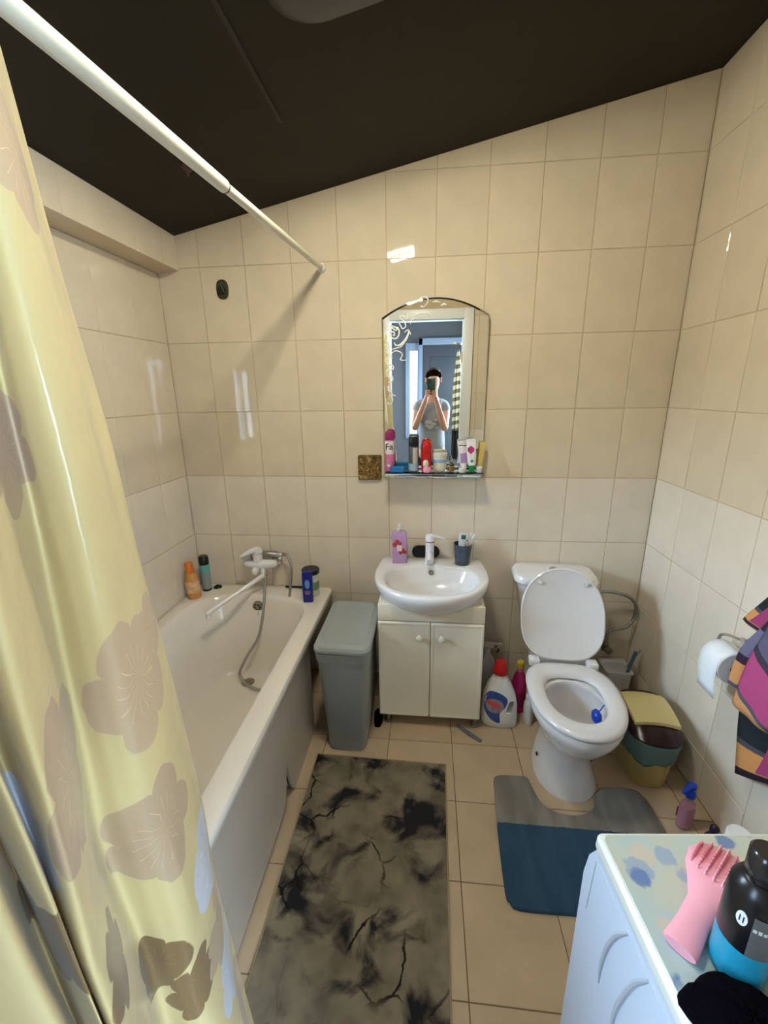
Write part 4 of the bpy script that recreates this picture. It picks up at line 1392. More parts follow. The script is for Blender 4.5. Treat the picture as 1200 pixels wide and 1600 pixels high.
def detergent():
    t = thing('detergent_jug', 'large white detergent jug with red cap and blue label beside the cabinet', 'bottle', (1.470, -.335, 0), (0, 0, math.radians(-4)))
    prof = [(0, -.075, .085, .045), (.006, -.082, .092, .050), (.04, -.084, .094, .052), (.12, -.080, .090, .052), (.17, -.074, .080, .050), (.215, -.060, .062, .044), (.25, -.042, .044, .036), (.272, -.026, .028, .026), (.285, -.022, .022, .022), (.30, -.022, .022, .022)]
    bm = B()
    R = []
    for z, x0, x1, d in prof:
        R.append(ell((x0 + x1) / 2, 0, (x1 - x0) / 2, d, z, 32, 2.7))
    loft(bm, R)
    jug = fin(bm, 'body', plain('jug_white', 232, 232, 230, .3), t)
    # grip hole cut right through
    bm = B()
    M = Matrix.Translation((.052, 0, .125)) @ Matrix.Rotation(math.radians(14), 4, 'Y')
    loft(bm, [[M @ Vector((p.x, y, p.y)) for p in rrect(0, 0, .0135, .034, .013, 0)] for y in (-.2, .2)])
    cut = fin(bm, 'cut', WPLAST, t)
    md = jug.modifiers.new('b', 'BOOLEAN')
    md.object = cut
    md.operation = 'DIFFERENCE'
    md.solver = 'EXACT'
    bpy.context.view_layer.update()
    me = bpy.data.meshes.new_from_object(jug.evaluated_get(bpy.context.evaluated_depsgraph_get()))
    jug.modifiers.clear()
    jug.data = me
    bpy.data.objects.remove(cut)
    me.set_sharp_from_angle(angle=math.radians(50))
    bm = B()
    lathe(bm, [(.033, .286), (.035, .289), (.035, .312), (.029, .330), (.025, .346), (.018, .352)], 20)
    fin(bm, 'cap', RED, t)

    def surf(x, z):
        # front surface of the jug at (x, z)
        for a, b in zip(prof, prof[1:]):
            if a[0] <= z <= b[0]:
                k = (z - a[0]) / (b[0] - a[0])
                x0, x1, d = [a[i] + (b[i] - a[i]) * k for i in (1, 2, 3)]
                u = min(.999, abs((x - (x0 + x1) / 2) / ((x1 - x0) / 2)))
                return -d * (1 - u ** 2.7) ** (1 / 2.7)
        return -.05

    def decal(name, outline, m, lift):
        bm = B()
        c = (sum(p[0] for p in outline) / len(outline), sum(p[1] for p in outline) / len(outline))
        rings = []
        for k in (1, .8, .55, .3, .05):
            rings.append([Vector((c[0] + (x - c[0]) * k, surf(c[0] + (x - c[0]) * k, c[1] + (z - c[1]) * k) - lift, c[1] + (z - c[1]) * k)) for x, z in outline])
        rings.insert(0, [p + Vector((0, lift * .9, 0)) for p in rings[0]])
        loft(bm, rings, False, True)
        return fin(bm, name, m, t)
    o1 = [(p.x, p.y) for p in catmull([(-.070, .165, 0), (-.045, .204, 0), (.0, .200, 0), (.036, .172, 0), (.030, .130, 0), (.004, .090, 0), (.006, .034, 0), (-.038, .050, 0), (-.068, .092, 0), (-.074, .132, 0), (-.070, .165, 0)], 5)][:-1]
    decal('label', o1, plain('label_blue', 54, 78, 150, .4, var=.3, scale=50), .0008)
    decal('label_logo', [(-.022 + .043 * math.cos(a), .128 + .040 * math.sin(a)) for a in [2 * PI * i / 28 for i in range(28)]], plain('logo_grey', 150, 140, 150, .4, var=.3, scale=60), .0014)
    decal('label_logo', [(-.026 + .034 * math.cos(a) - .006 * math.sin(a), .138 + .017 * math.sin(a) - .006 * math.cos(a)) for a in [2 * PI * i / 24 for i in range(24)]], plain('logo_red', 204, 84, 88, .4), .0020)
    return t


detergent()
bottle('cleaner_bottle', 'magenta cleaner bottle with yellow cap wedged behind the white jug', 'bottle', (1.588, -.24, 0), [
    ('body', [(.030, 0), (.036, .005), (.036, .16), (.030, .20), (.016, .235)], plain('magenta_clear', 168, 28, 92, .2)),
    ('neck', [(.016, .235), (.018, .238), (.018, .258)], plain('pink_neck', 206, 120, 150, .3)),
    ('cap', [(.017, .2582), (.018, .26), (.018, .285), (.012, .292)], plain('yellow_cap', 214, 184, 56, .3)),
    ('label', [(.0364, .05), (.0366, .051), (.0366, .12), (.0364, .121)], plain('magenta_label', 132, 20, 74, .4))])
bottle('cleaner_bottle', 'slim white bottle on the floor between jug and toilet', 'bottle', (1.622, -.335, 0), [
    ('body', [(.018, 0), (.0225, .005), (.0225, .09), (.019, .125), (.010, .14)], plain('bottle_offwhite', 214, 220, 220, .3)),
    ('cap', [(.0105, .140), (.012, .142), (.012, .165), (.010, .168)], WPLAST)], rot=(0, math.radians(-3), 0))
t = bottle('spray_bottle', 'white spray bottle with red mark standing behind the white jug', 'spray', (1.440, -.105, 0), [
    ('body', [(.036, 0), (.042, .006), (.042, .15), (.034, .20), (.016, .235), (.016, .25)], plain('spray_white', 210, 206, 200, .35), 1.1, .7),
    ('neck', [(.018, .2505), (.019, .252), (.019, .272), (.015, .276)], WPLAST)])
bm = B()
box(bm, -.045, .060, -.013, .013, .277, .305, .006)
box(bm, .060, .075, -.008, .008, .286, .302, .002)
fin(bm, 'spray_head', plain('spray_head', 214, 210, 204, .35), t)
bm = B()
box(bm, .030, .050, -.0138, -.0128, .283, .298)
fin(bm, 'print_panel', plain('print_grey', 120, 116, 112, .5), t, smooth=False)
bm = B()
tube(bm, [(.052, 0, .277), (.058, -.003, .262), (.048, -.003, .245)], [.005, .005, .003], 8, 3)
fin(bm, 'trigger', plain('trigger_dark', 60, 46, 44, .4), t)
bm = B()
R = [ell(0, 0, .030, .018, 0, 16, 3), ell(0, 0, .034, .020, .004, 16, 3), ell(0, 0, .034, .020, .285, 16, 3), ell(0, 0, .028, .015, .292, 16, 3)]
t = thing('cleaner_pack', 'pale pack with a red square, against the wall beside the cabinet', 'packet', (1.415, -.045, 0))
loft(bm, R)
fin(bm, 'pack', plain('pack_pale', 206, 200, 192, .4), t)
bm = B(); box(bm, -.004, .016, -.0212, -.0198, .252, .272); fin(bm, 'red_square', plain('print_red', 190, 72, 60, .4), t, smooth=False)

# ------------------------------------------------------------------ pedal bin, toilet brush, soap bottle by the right wall
pb = thing('waste_bin', 'small cream bin with brown swing lid and teal bag by the toilet', 'bin', (2.060, -.545, 0), (0, 0, math.radians(-5)))
CRB = plain('bin_cream', 196, 176, 112, .35)
n = 36
bm = B()
R = [ell(0, 0, .080, .120, 0, n, 2.6), ell(0, 0, .084, .124, .006, n, 2.6), ell(0, 0, .104, .150, .22, n, 2.6), ell(0, 0, .108, .154, .225, n, 2.6), ell(0, 0, .108, .154, .235, n, 2.6), ell(0, 0, .100, .146, .235, n, 2.6)]
loft(bm, R, True, True)
fin(bm, 'body', CRB, pb)
bm = B()
R = []
for k in range(6):
    z = .120 + .02 * k
    R.append([p + Vector((.003 * math.sin(9 * i * .35 + k), .003 * math.cos(7 * i * .3 + k), (.018 * math.sin(i * .7) - .02 * math.sin(2 * PI * i / n)) if k == 0 else 0)) for i, p in enumerate(ell(0, 0, .099 + .0022 * k + .003, .142 + .003 * k + .003, z, n, 2.6))])
R.append(ell(0, 0, .1125, .158, .236, n, 2.6))
R.append(ell(0, 0, .104, .150, .2375, n, 2.6))
loft(bm, R, False, False)
bg = fin(bm, 'bag', mat('teal_bag', srgb(104, 138, 138), .25, trans=.25, spec=.5), pb)
sd = bg.modifiers.new('thickness', 'SOLIDIFY'); sd.thickness = .0008
bm = B()
NY = 14


def arch(y, k=1.0):
    s = y / .152
    return .238 + .062 * math.sqrt(max(0, 1 - s * s)) * k


BRN = plain('lid_brown', 44, 22, 20, .25)
R = [ell(0, 0, .110, .156, .2385, n, 2.6), ell(0, 0, .112, .158, .248, n, 2.8), ell(0, .004, .104, .140, .262, n, 3), ell(0, .022, .096, .112, .286, n, 3.4), ell(0, .024, .088, .102, .292, n, 3.4), ell(0, .024, .01, .01, .294, n, 3)]
loft(bm, R)
fin(bm, 'lid', BRN, pb, ang=60)
bm = B()
rows = []
for k in range(13):
    y = -.094 + .222 * k / 12
    zt = .3015 + .014 * (1 - ((y - .01) / .125) ** 2) - .020 * max(0, (y - .08) / .05)
    hw = .088 * (1 - .05 * abs((y - .02) / .13) ** 3)
    rows.append([Vector((hw * c, y, zt - .010 * c * c)) for c in (-1, -.6, -.2, .2, .6, 1)] + [Vector((hw * c, y, zt - .010 * c * c - .014)) for c in (1, .6, .2, -.2, -.6, -1)])
loft(bm, rows)
fin(bm, 'flap', plain('flap_cream', 214, 198, 140, .35), pb, ang=40)

t = thing('toilet_brush', 'white toilet brush holder with blue handle behind the small bin', 'brush', (2.100, -.130, 0))
bm = B()
loft(bm, [rrect(0, 0, .052, .048, .012, 0), rrect(0, 0, .056, .052, .014, .006), rrect(0, 0, .062, .058, .014, .20), rrect(0, 0, .068, .064, .014, .204), rrect(0, 0, .068, .064, .014, .214), rrect(0, 0, .058, .054, .012, .214), rrect(0, 0, .052, .05, .012, .20)])
fin(bm, 'holder', WPLAST, t)
bm = B()
tube(bm, [(.045, -.03, .18), (.064, -.045, .33)], [.0075, .0085], 10)
fin(bm, 'handle', plain('handle_blue', 74, 100, 124, .4), t)
bm = B()
tube(bm, [(.05, .01, .18), (.098, -.02, .325)], [.005, .0055], 8)
fin(bm, 'grey_rod', plain('rod_grey', 150, 146, 138, .4), t)
t = thing('hand_wash', 'clear pink hand wash bottle with blue pump on the floor behind the washer', 'bottle', (2.098, -.822, 0), (0, 0, math.radians(-150)))
bm = B()
lathe(bm, [(.024, 0), (.031, .006), (.031, .08), (.028, .105), (.017, .125), (.014, .128), (.014, .140)], 24, (0, 0, 0), 1.1, .75)
fin(bm, 'body', mat('clear_pink', srgb(226, 196, 208), .08, trans=.75, ior=1.35), t)
bm = B()
lathe(bm, [(.022, .004), (.028, .008), (.028, .078), (.025, .098)], 24, (0, 0, 0), 1.08, .72)
fin(bm, 'liquid', plain('liquid_pink', 222, 150, 184, .2), t)
bm = B()
box(bm, -.018, .018, -.0245, -.0236, .03, .075)
fin(bm, 'label', plain('label_rose', 190, 70, 110, .4), t, smooth=False)
PB = plain('pump_blue', 14, 62, 190, .3)
bm = B()
lathe(bm, [(.016, .140), (.017, .142), (.017, .162), (.012, .168), (.008, .170), (.008, .182), (.015, .184), (.015, .196), (.008, .199)], 18)
tube(bm, [(0, 0, .190), (.020, 0, .194), (.040, 0, .188), (.048, 0, .176)], [.010, .009, .007, .005], 10, 3)
fin(bm, 'pump', PB, t)
t = bottle('shampoo_bottle', 'white round cap of a bottle standing behind the washing machine', 'bottle', (1.995, -1.172, 0), [
    ('body', [(.03, 0), (.036, .006), (.036, .30), (.030, .34)], plain('bottle_offwhite', 214, 220, 220, .3)),
    ('cap', [(.030, .3405), (.032, .345), (.032, .395), (.028, .402)], WPLAST)])
t = bottle('cleaner_bottle', 'dark purple cap poking up behind the washing machine', 'bottle', (2.108, -.948, 0), [
    ('body', [(.02, 0), (.024, .005), (.024, .10), (.012, .125)], plain('purple_dark', 54, 30, 66, .4)),
    ('cap', [(.012, .1255), (.014, .128), (.014, .150), (.006, .160)], plain('purple_black', 34, 16, 40, .4))])

# ------------------------------------------------------------------ toilet paper and towel on the right wall
t = thing('paper_holder', 'chrome toilet paper holder with curved arm on the right wall', 'holder', (XR - .0005, -.80, .79))
bm = B()
lathe(bm, [(.024, 0), (.024, .006), (.016, .012), (.009, .014), (.009, .045), (.012, .048), (.012, .054)], 18, M=Matrix.Rotation(-PI / 2, 4, 'Y'))
fin(bm, 'rosette', CHROME, t)
bm = B()
tube(bm, [(-.045, 0, 0), (-.055, .022, -.004), (-.060, .06, -.012), (-.062, .088, -.030), (-.062, .092, -.060), (-.062, .088, -.088), (-.062, .075, -.096), (-.062, -.055, -.096)], .0055, 10, 5)
fin(bm, 'arm', CHROME, t)
bm = B()
tube(bm, [(-.045, 0, 0), (-.050, -.025, -.006), (-.052, -.05, -.012)], .006, 8, 3)
bm2 = fin(bm, 'stub', CHROME, t)
t = thing('toilet_roll', 'white toilet roll with a hanging sheet on the chrome holder', 'toilet paper', (XR - .0645, -.768, .690))
PAP = plain('paper_white', 232, 236, 240, .9, bump=.15, bscale=150)
bm = B()
RO, RI = .059, .019
rings = []
for (r, y) in ((RI, -.048), (RO - .002, -.048), (RO, -.046), (RO, .046), (RO - .002, .048), (RI, .048), (RI, -.048)):
    rings.append([Vector((r * math.cos(a), y, r * math.sin(a))) for a in [2 * PI * i / 36 for i in range(36)]])
loft(bm, rings, False, False)
fin(bm, 'roll', PAP, t)
bm = B()
rings = []
for (r, y) in ((RI - .0025, -.047), (RI - .0004, -.047), (RI - .0004, .047), (RI - .0025, .047), (RI - .0025, -.047)):
    rings.append([Vector((r * math.cos(a), y, r * math.sin(a))) for a in [2 * PI * i / 24 for i in range(24)]])
loft(bm, rings, False, False)
fin(bm, 'core', plain('card_core', 120, 96, 70, .9), t)
bm = B()
pth = [(RO + .0008) * Vector((math.cos(a), math.sin(a))) for a in [PI * .45 + PI * .55 * i / 10 for i in range(11)]] + [Vector((-RO - .002, -.03)), Vector((-RO + .001, -.06)), Vector((-RO + .006, -.092)), Vector((-RO + .008, -.122))]
rows = [[Vector((p.x - d, y, p.y)) for y in (-.047, -.02, .015, .047)] for p in pth for d in (0,)]
G = [[bm.verts.new(v) for v in r] for r in rows]
for a, b in zip(G, G[1:]):
    for i in range(3):
        bm.faces.new((a[i], a[i + 1], b[i + 1], b[i]))
sh = fin(bm, 'loose_sheet', PAP, t)
sd = sh.modifiers.new('thickness', 'SOLIDIFY'); sd.thickness = .0008

hk = thing('towel_hook', 'chrome hook on the right wall carrying the patterned towel', 'hook', (XR - .0005, -1.02, 1.42))
bm = B()
lathe(bm, [(.02, 0), (.02, .005), (.008, .009), (.008, .02)], 16, M=Matrix.Rotation(-PI / 2, 4, 'Y'))
tube(bm, [(-.015, 0, 0), (-.045, 0, -.012), (-.062, 0, -.004), (-.066, 0, .014)], [.006, .006, .005, .005], 8, 3)
fin(bm, 'hook', CHROME, hk)


def towel_mat():
    m = mat('towel_pattern', srgb(90, 84, 104), .95, spec=.1)
    nt = m.node_tree
    uv = nt.nodes.new('ShaderNodeUVMap')
    sp = nt.nodes.new('ShaderNodeSeparateXYZ')
    nt.links.new(uv.outputs[0], sp.inputs[0])
    cr = nt.nodes.new('ShaderNodeValToRGB')
    cr.color_ramp.interpolation = 'CONSTANT'
    cols = [(0, (60, 44, 54)), (.035, (206, 146, 92)), (.105, (78, 78, 86)), (.118, (44, 48, 52)), (.29, (66, 70, 116)), (.40, (84, 84, 92)), (.45, (206, 150, 104)), (.565, (92, 88, 100)), (.58, (180, 78, 126)), (.68, (70, 62, 74)), (.70, (98, 94, 118)), (.80, (206, 146, 98)), (.88, (60, 44, 60)), (.91, (112, 108, 134))]
    e = cr.color_ramp.elements
    e[0].position, e[0].color = 0, srgb(*cols[0][1])
    e[1].position, e[1].color = cols[1][0], srgb(*cols[1][1])
    for p, c in cols[2:]:
        k = e.new(p)
        k.color = srgb(*c)
    n1 = nt.nodes.new('ShaderNodeMath'); n1.operation = 'FRACT'
    nt.links.new(sp.outputs[1], n1.inputs[0])
    nt.links.new(n1.outputs[0], cr.inputs[0])
    def op(o, a, b):
        n = nt.nodes.new('ShaderNodeMath'); n.operation = o
        for i, v in enumerate((a, b)):
            if isinstance(v, float):
                n.inputs[i].default_value = v
            else:
                nt.links.new(v, n.inputs[i])
        return n.outputs[0]
    fr = n1.outputs[0]
    k = op('MULTIPLY', op('GREATER_THAN', fr, .040), op('LESS_THAN', fr, .20))
    k = op('MULTIPLY', k, op('GREATER_THAN', op('SUBTRACT', sp.outputs[0], op('MULTIPLY', fr, 1.2)), .20))
    mxx = nt.nodes.new('ShaderNodeMix'); mxx.data_type = 'RGBA'
    nt.links.new(k, mxx.inputs[0]); nt.links.new(cr.outputs[0], mxx.inputs[6]); mxx.inputs[7].default_value = srgb(158, 66, 108)
    nt.links.new(mxx.outputs[2], nt.nodes['Principled BSDF'].inputs['Base Color'])
    tc = nt.nodes.new('ShaderNodeTexCoord'); nn = nt.nodes.new('ShaderNodeTexNoise'); nn.inputs['Scale'].default_value = 500
    bp = nt.nodes.new('ShaderNodeBump'); bp.inputs['Strength'].default_value = .5; bp.inputs['Distance'].default_value = .002
    nt.links.new(tc.outputs['Object'], nn.inputs['Vector']); nt.links.new(nn.outputs['Fac'], bp.inputs['Height']); nt.links.new(bp.outputs[0], nt.nodes['Principled BSDF'].inputs['Normal'])
    return m


TWM = towel_mat()
tw = thing('towel', 'purple, pink and orange patterned towel hanging from the right wall hook', 'towel', (XR, -1.0, 0))


def fold(left, right, ux, v0, v1, slant, name):
    """cloth fold: polyline left and right edges of (x, y, z); v runs from v0 at the top to v1 at the bottom"""
    bm = B()
    uvl = bm.loops.layers.uv.new('UVMap')
    Lp, Rp = catmull(left, 6), catmull(right, 6)
    nr = min(len(Lp), len(Rp))
    NC = 12
    G = []
    for j in range(nr):
        row = []
        for i in range(NC + 1):
            t = i / NC
            p = Lp[j].lerp(Rp[j], t)
            p = p + Vector((-.012 * math.sin(PI * t) - ux * math.sin(3 * PI * t) * (j / nr), 0, 0))
            row.append((bm.verts.new(p - Vector((XR, -1.0, 0))), t, j / (nr - 1)))
        G.append(row)
    for a, b in zip(G, G[1:]):
        for i in range(NC):
            q = (a[i], a[i + 1], b[i + 1], b[i])
            f = bm.faces.new([x[0] for x in q])
            for l, (vv, t, s) in zip(f.loops, q):
                l[uvl].uv = (t, v0 + (v1 - v0) * s + slant * t)
    me = bpy.data.meshes.new(name)
    bm.to_mesh(me); bm.free()
    for p in me.polygons:
        p.use_smooth = True
    me.materials.append(TWM)
    o = bpy.data.objects.new(name, me)
    C.objects.link(o)
    o.parent = tw
    s = o.modifiers.new('thickness', 'SOLIDIFY')
    s.thickness = .003
    return o


TOP = (2.158, -1.015, 1.418)
fold([TOP, (2.170, -.93, 1.10), (2.172, -.855, .82), (2.175, -.84, .60), (2.172, -.895, .335)], [TOP, (2.185, -1.08, 1.10), (2.185, -1.15, .82), (2.18, -1.20, .66), (2.18, -1.25, .60)], .006, .90, .0, .02, 'long_fold')
fold([TOP, (2.155, -.93, 1.10), (2.140, -.830, .905), (2.138, -.822, .885)], [TOP, (2.16, -.99, 1.10), (2.155, -.93, .90), (2.15, -.92, .872)], .003, 1.45, .86, .0, 'short_fold')
fold([TOP, (2.140, -.955, 1.05), (2.120, -.905, .80), (2.112, -.89, .62)], [TOP, (2.15, -1.09, 1.05), (2.14, -1.06, .80), (2.13, -1.02, .615)], .005, .98, .505, .06, 'front_fold')
fold([TOP, (2.150, -.93, 1.0), (2.128, -.855, .80), (2.122, -.845, .665)], [TOP, (2.15, -.97, 1.0), (2.135, -.90, .80), (2.128, -.885, .667)], .003, 1.2, .78, .0, 'inner_fold')

# ================================================================== rug and bath mat
def rug_mat():
    m = mat('rug_abstract', srgb(120, 112, 98), .95, spec=.1)
    nt = m.node_tree
    tc = nt.nodes.new('ShaderNodeTexCoord')
    def noise(s, d, dist=0, off=0):
        mp = nt.nodes.new('ShaderNodeMapping'); mp.inputs['Location'].default_value = (off, off * .7, 0)
        nt.links.new(tc.outputs['Object'], mp.inputs[0])
        n = nt.nodes.new('ShaderNodeTexNoise'); n.inputs['Scale'].default_value = s; n.inputs['Detail'].default_value = d; n.inputs['Distortion'].default_value = dist
        nt.links.new(mp.outputs[0], n.inputs['Vector']); return n.outputs['Fac']
    def ramp(f, *st):
        r = nt.nodes.new('ShaderNodeValToRGB'); e = r.color_ramp.elements
        e[0].position, e[0].color = st[0][0], st[0][1]; e[1].position, e[1].color = st[-1][0], st[-1][1]
        for p, c in st[1:-1]:
            k = e.new(p); k.color = c
        nt.links.new(f, r.inputs[0]); return r.outputs[0]
    base = ramp(noise(9, 8), (.3, srgb(98, 90, 75)), (.5, srgb(124, 114, 96)), (.72, srgb(144, 133, 112)))
    blot = ramp(noise(7.5, 12, .5, 3.1), (.505, (0, 0, 0, 1)), (.63, (1, 1, 1, 1)))
    vor = nt.nodes.new('ShaderNodeTexVoronoi'); vor.feature = 'DISTANCE_TO_EDGE'; vor.inputs['Scale'].default_value = 7
    nm = nt.nodes.new('ShaderNodeVectorMath'); nm.operation = 'ADD'
    nn = nt.nodes.new('ShaderNodeTexNoise'); nn.inputs['Scale'].default_value = 6; nn.inputs['Detail'].default_value = 5
    nt.links.new(tc.outputs['Object'], nn.inputs['Vector'])
    sc = nt.nodes.new('ShaderNodeVectorMath'); sc.operation = 'SCALE'; sc.inputs[3].default_value = .16
    nt.links.new(nn.outputs['Color'], sc.inputs[0]); nt.links.new(tc.outputs['Object'], nm.inputs[0]); nt.links.new(sc.outputs[0], nm.inputs[1])
    nt.links.new(nm.outputs[0], vor.inputs['Vector'])
    crk = ramp(vor.outputs[0], (.012, (1, 1, 1, 1)), (.04, (0, 0, 0, 1)))
    gate = ramp(noise(3.2, 2, 0, 1.4), (.50, (0, 0, 0, 1)), (.58, (1, 1, 1, 1)))
    def mul(a, b):
        x = nt.nodes.new('ShaderNodeMath'); x.operation = 'MULTIPLY'; nt.links.new(a, x.inputs[0]); nt.links.new(b, x.inputs[1]); return x.outputs[0]
    def mx(f, a, col):
        x = nt.nodes.new('ShaderNodeMix'); x.data_type = 'RGBA'; nt.links.new(f, x.inputs[0]); nt.links.new(a, x.inputs[6]); x.inputs[7].default_value = col; return x.outputs[2]
    c = mx(blot, base, srgb(38, 38, 40))
    c = mx(mul(crk, gate), c, srgb(30, 26, 26))
    nt.links.new(c, nt.nodes['Principled BSDF'].inputs['Base Color'])
    return m


rg = thing('bath_rug', 'grey rug with black cracked abstract pattern on the floor along the bath', 'rug', (.895, -1.20, 0))
bm = B()
q = [(-.281, .577), (.301, .568), (.276, -.80), (-.281, -.80)]
prism(bm, q, lambda u, v, d: (u, v, d), .0005, .0085, .002)
fin(bm, 'pile', rug_mat(), rg, smooth=False)
bm = B()
pts = [(u * 1.006, v + (.003 if v > 0 else -.003), .004) for u, v in q]
for a, b in zip(pts, pts[1:] + pts[:1]):
    tube(bm, [a, b], .0036, 6)
fin(bm, 'binding', plain('rug_binding', 150, 136, 108, .9), rg)


def mat_mat():
    m = mat('mat_pile', srgb(140, 134, 124), .98, spec=.05)
    nt = m.node_tree
    tc = nt.nodes.new('ShaderNodeTexCoord'); sp = nt.nodes.new('ShaderNodeSeparateXYZ')
    nt.links.new(tc.outputs['Object'], sp.inputs[0])
    n = nt.nodes.new('ShaderNodeTexNoise'); n.inputs['Scale'].default_value = 70
    nt.links.new(tc.outputs['Object'], n.inputs['Vector'])
    a = nt.nodes.new('ShaderNodeMath'); a.operation = 'MULTIPLY_ADD'; a.inputs[1].default_value = .012
    nt.links.new(n.outputs['Fac'], a.inputs[0]); nt.links.new(sp.outputs[1], a.inputs[2])
    g = nt.nodes.new('ShaderNodeMath'); g.operation = 'GREATER_THAN'; g.inputs[1].default_value = -.884 + .006
    nt.links.new(a.outputs[0], g.inputs[0])
    n2 = nt.nodes.new('ShaderNodeTexNoise'); n2.inputs['Scale'].default_value = 9
    mp = nt.nodes.new('ShaderNodeMapping'); mp.inputs['Scale'].default_value = (1.6, .35, 1)
    nt.links.new(tc.outputs['Object'], mp.inputs[0]); nt.links.new(mp.outputs[0], n2.inputs['Vector'])
    r1 = nt.nodes.new('ShaderNodeValToRGB'); r1.color_ramp.elements[0].position = .35; r1.color_ramp.elements[1].position = .65
    r1.color_ramp.elements[0].color = srgb(124, 120, 114); r1.color_ramp.elements[1].color = srgb(150, 146, 138)
    r2 = nt.nodes.new('ShaderNodeValToRGB'); r2.color_ramp.elements[0].position = .3; r2.color_ramp.elements[1].position = .7
    r2.color_ramp.elements[0].color = srgb(50, 76, 100); r2.color_ramp.elements[1].color = srgb(62, 90, 114)
    nt.links.new(n2.outputs['Fac'], r1.inputs[0]); nt.links.new(n2.outputs['Fac'], r2.inputs[0])
    x = nt.nodes.new('ShaderNodeMix'); x.data_type = 'RGBA'
    nt.links.new(g.outputs[0], x.inputs[0]); nt.links.new(r2.outputs[0], x.inputs[6]); nt.links.new(r1.outputs[0], x.inputs[7])
    nt.links.new(x.outputs[2], nt.nodes['Principled BSDF'].inputs['Base Color'])
    n3 = nt.nodes.new('ShaderNodeTexNoise'); n3.inputs['Scale'].default_value = 350
    nt.links.new(tc.outputs['Object'], n3.inputs['Vector'])
    bp = nt.nodes.new('ShaderNodeBump'); bp.inputs['Strength'].default_value = .7; bp.inputs['Distance'].default_value = .004
    nt.links.new(n3.outputs['Fac'], bp.inputs['Height']); nt.links.new(bp.outputs[0], nt.nodes['Principled BSDF'].inputs['Normal'])
    return m


ol = [(1.400, -.72), (1.404, -.686), (1.430, -.668), (1.50, -.664), (1.545, -.668), (1.556, -.71), (1.575, -.775), (1.612, -.812), (1.676, -.828), (1.742, -.815), (1.782, -.782), (1.800, -.735), (1.822, -.705), (1.862, -.688), (1.935, -.684), (1.975, -.690), (1.992, -.712),
      (2.008, -.80), (2.018, -.95), (2.020, -1.10), (2.012, -1.145), (1.985, -1.165), (1.60, -1.168), (1.42, -1.170), (1.388, -1.150), (1.378, -1.115), (1.386, -.90)]
P3 = [(x, y) for x, y, _ in [tuple(v) for v in catmull([(x, y, 0) for x, y in ol + ol[:1]], 3)[:-1]]]
bm = B()
prism(bm, P3, lambda u, v, d: (u, v, d), .0005, .013, .004)
bmesh.ops.triangulate(bm, faces=[f for f in bm.faces if len(f.verts) > 4])
tag(fin(bm, 'bath_mat', mat_mat(), ang=60), 'two-tone grey and blue U-shaped mat around the toilet base', 'mat')

# ================================================================== washing machine and things on it
wm = thing('washing_machine', 'white washing machine with floral vinyl top at the lower right', 'washing machine', (1.41, -1.56, 0), (0, 0, math.radians(5)))
WMW = plain('washer_white', 192, 204, 222, .3)
bm = B()
WD, WW = .42, .60
# side panel profile (depth towards the camera is -y), chamfered at the back
prof = [(.022, .0), (.022, .72), (.012, .775), (-.012, .822), (-WD, .822), (-WD, .0)]
prism(bm, [(y, z) for y, z in prof], lambda u, v, d: (d, u, v), .004, WW)
fin(bm, 'body', WMW, wm, smooth=False)
bm = B()
loft(bm, [rrect(WW / 2, -WD / 2, WW / 2, WD / 2, .014, .8225), rrect(WW / 2, -WD / 2, WW / 2 + .001, WD / 2 + .001, .015, .826), rrect(WW / 2, -WD / 2, WW / 2, WD / 2, .014, .842), rrect(WW / 2, -WD / 2, WW / 2 - .006, WD / 2 - .006, .012, .848)])
fin(bm, 'top_cover', plain('top_edge', 214, 216, 208, .3), wm)


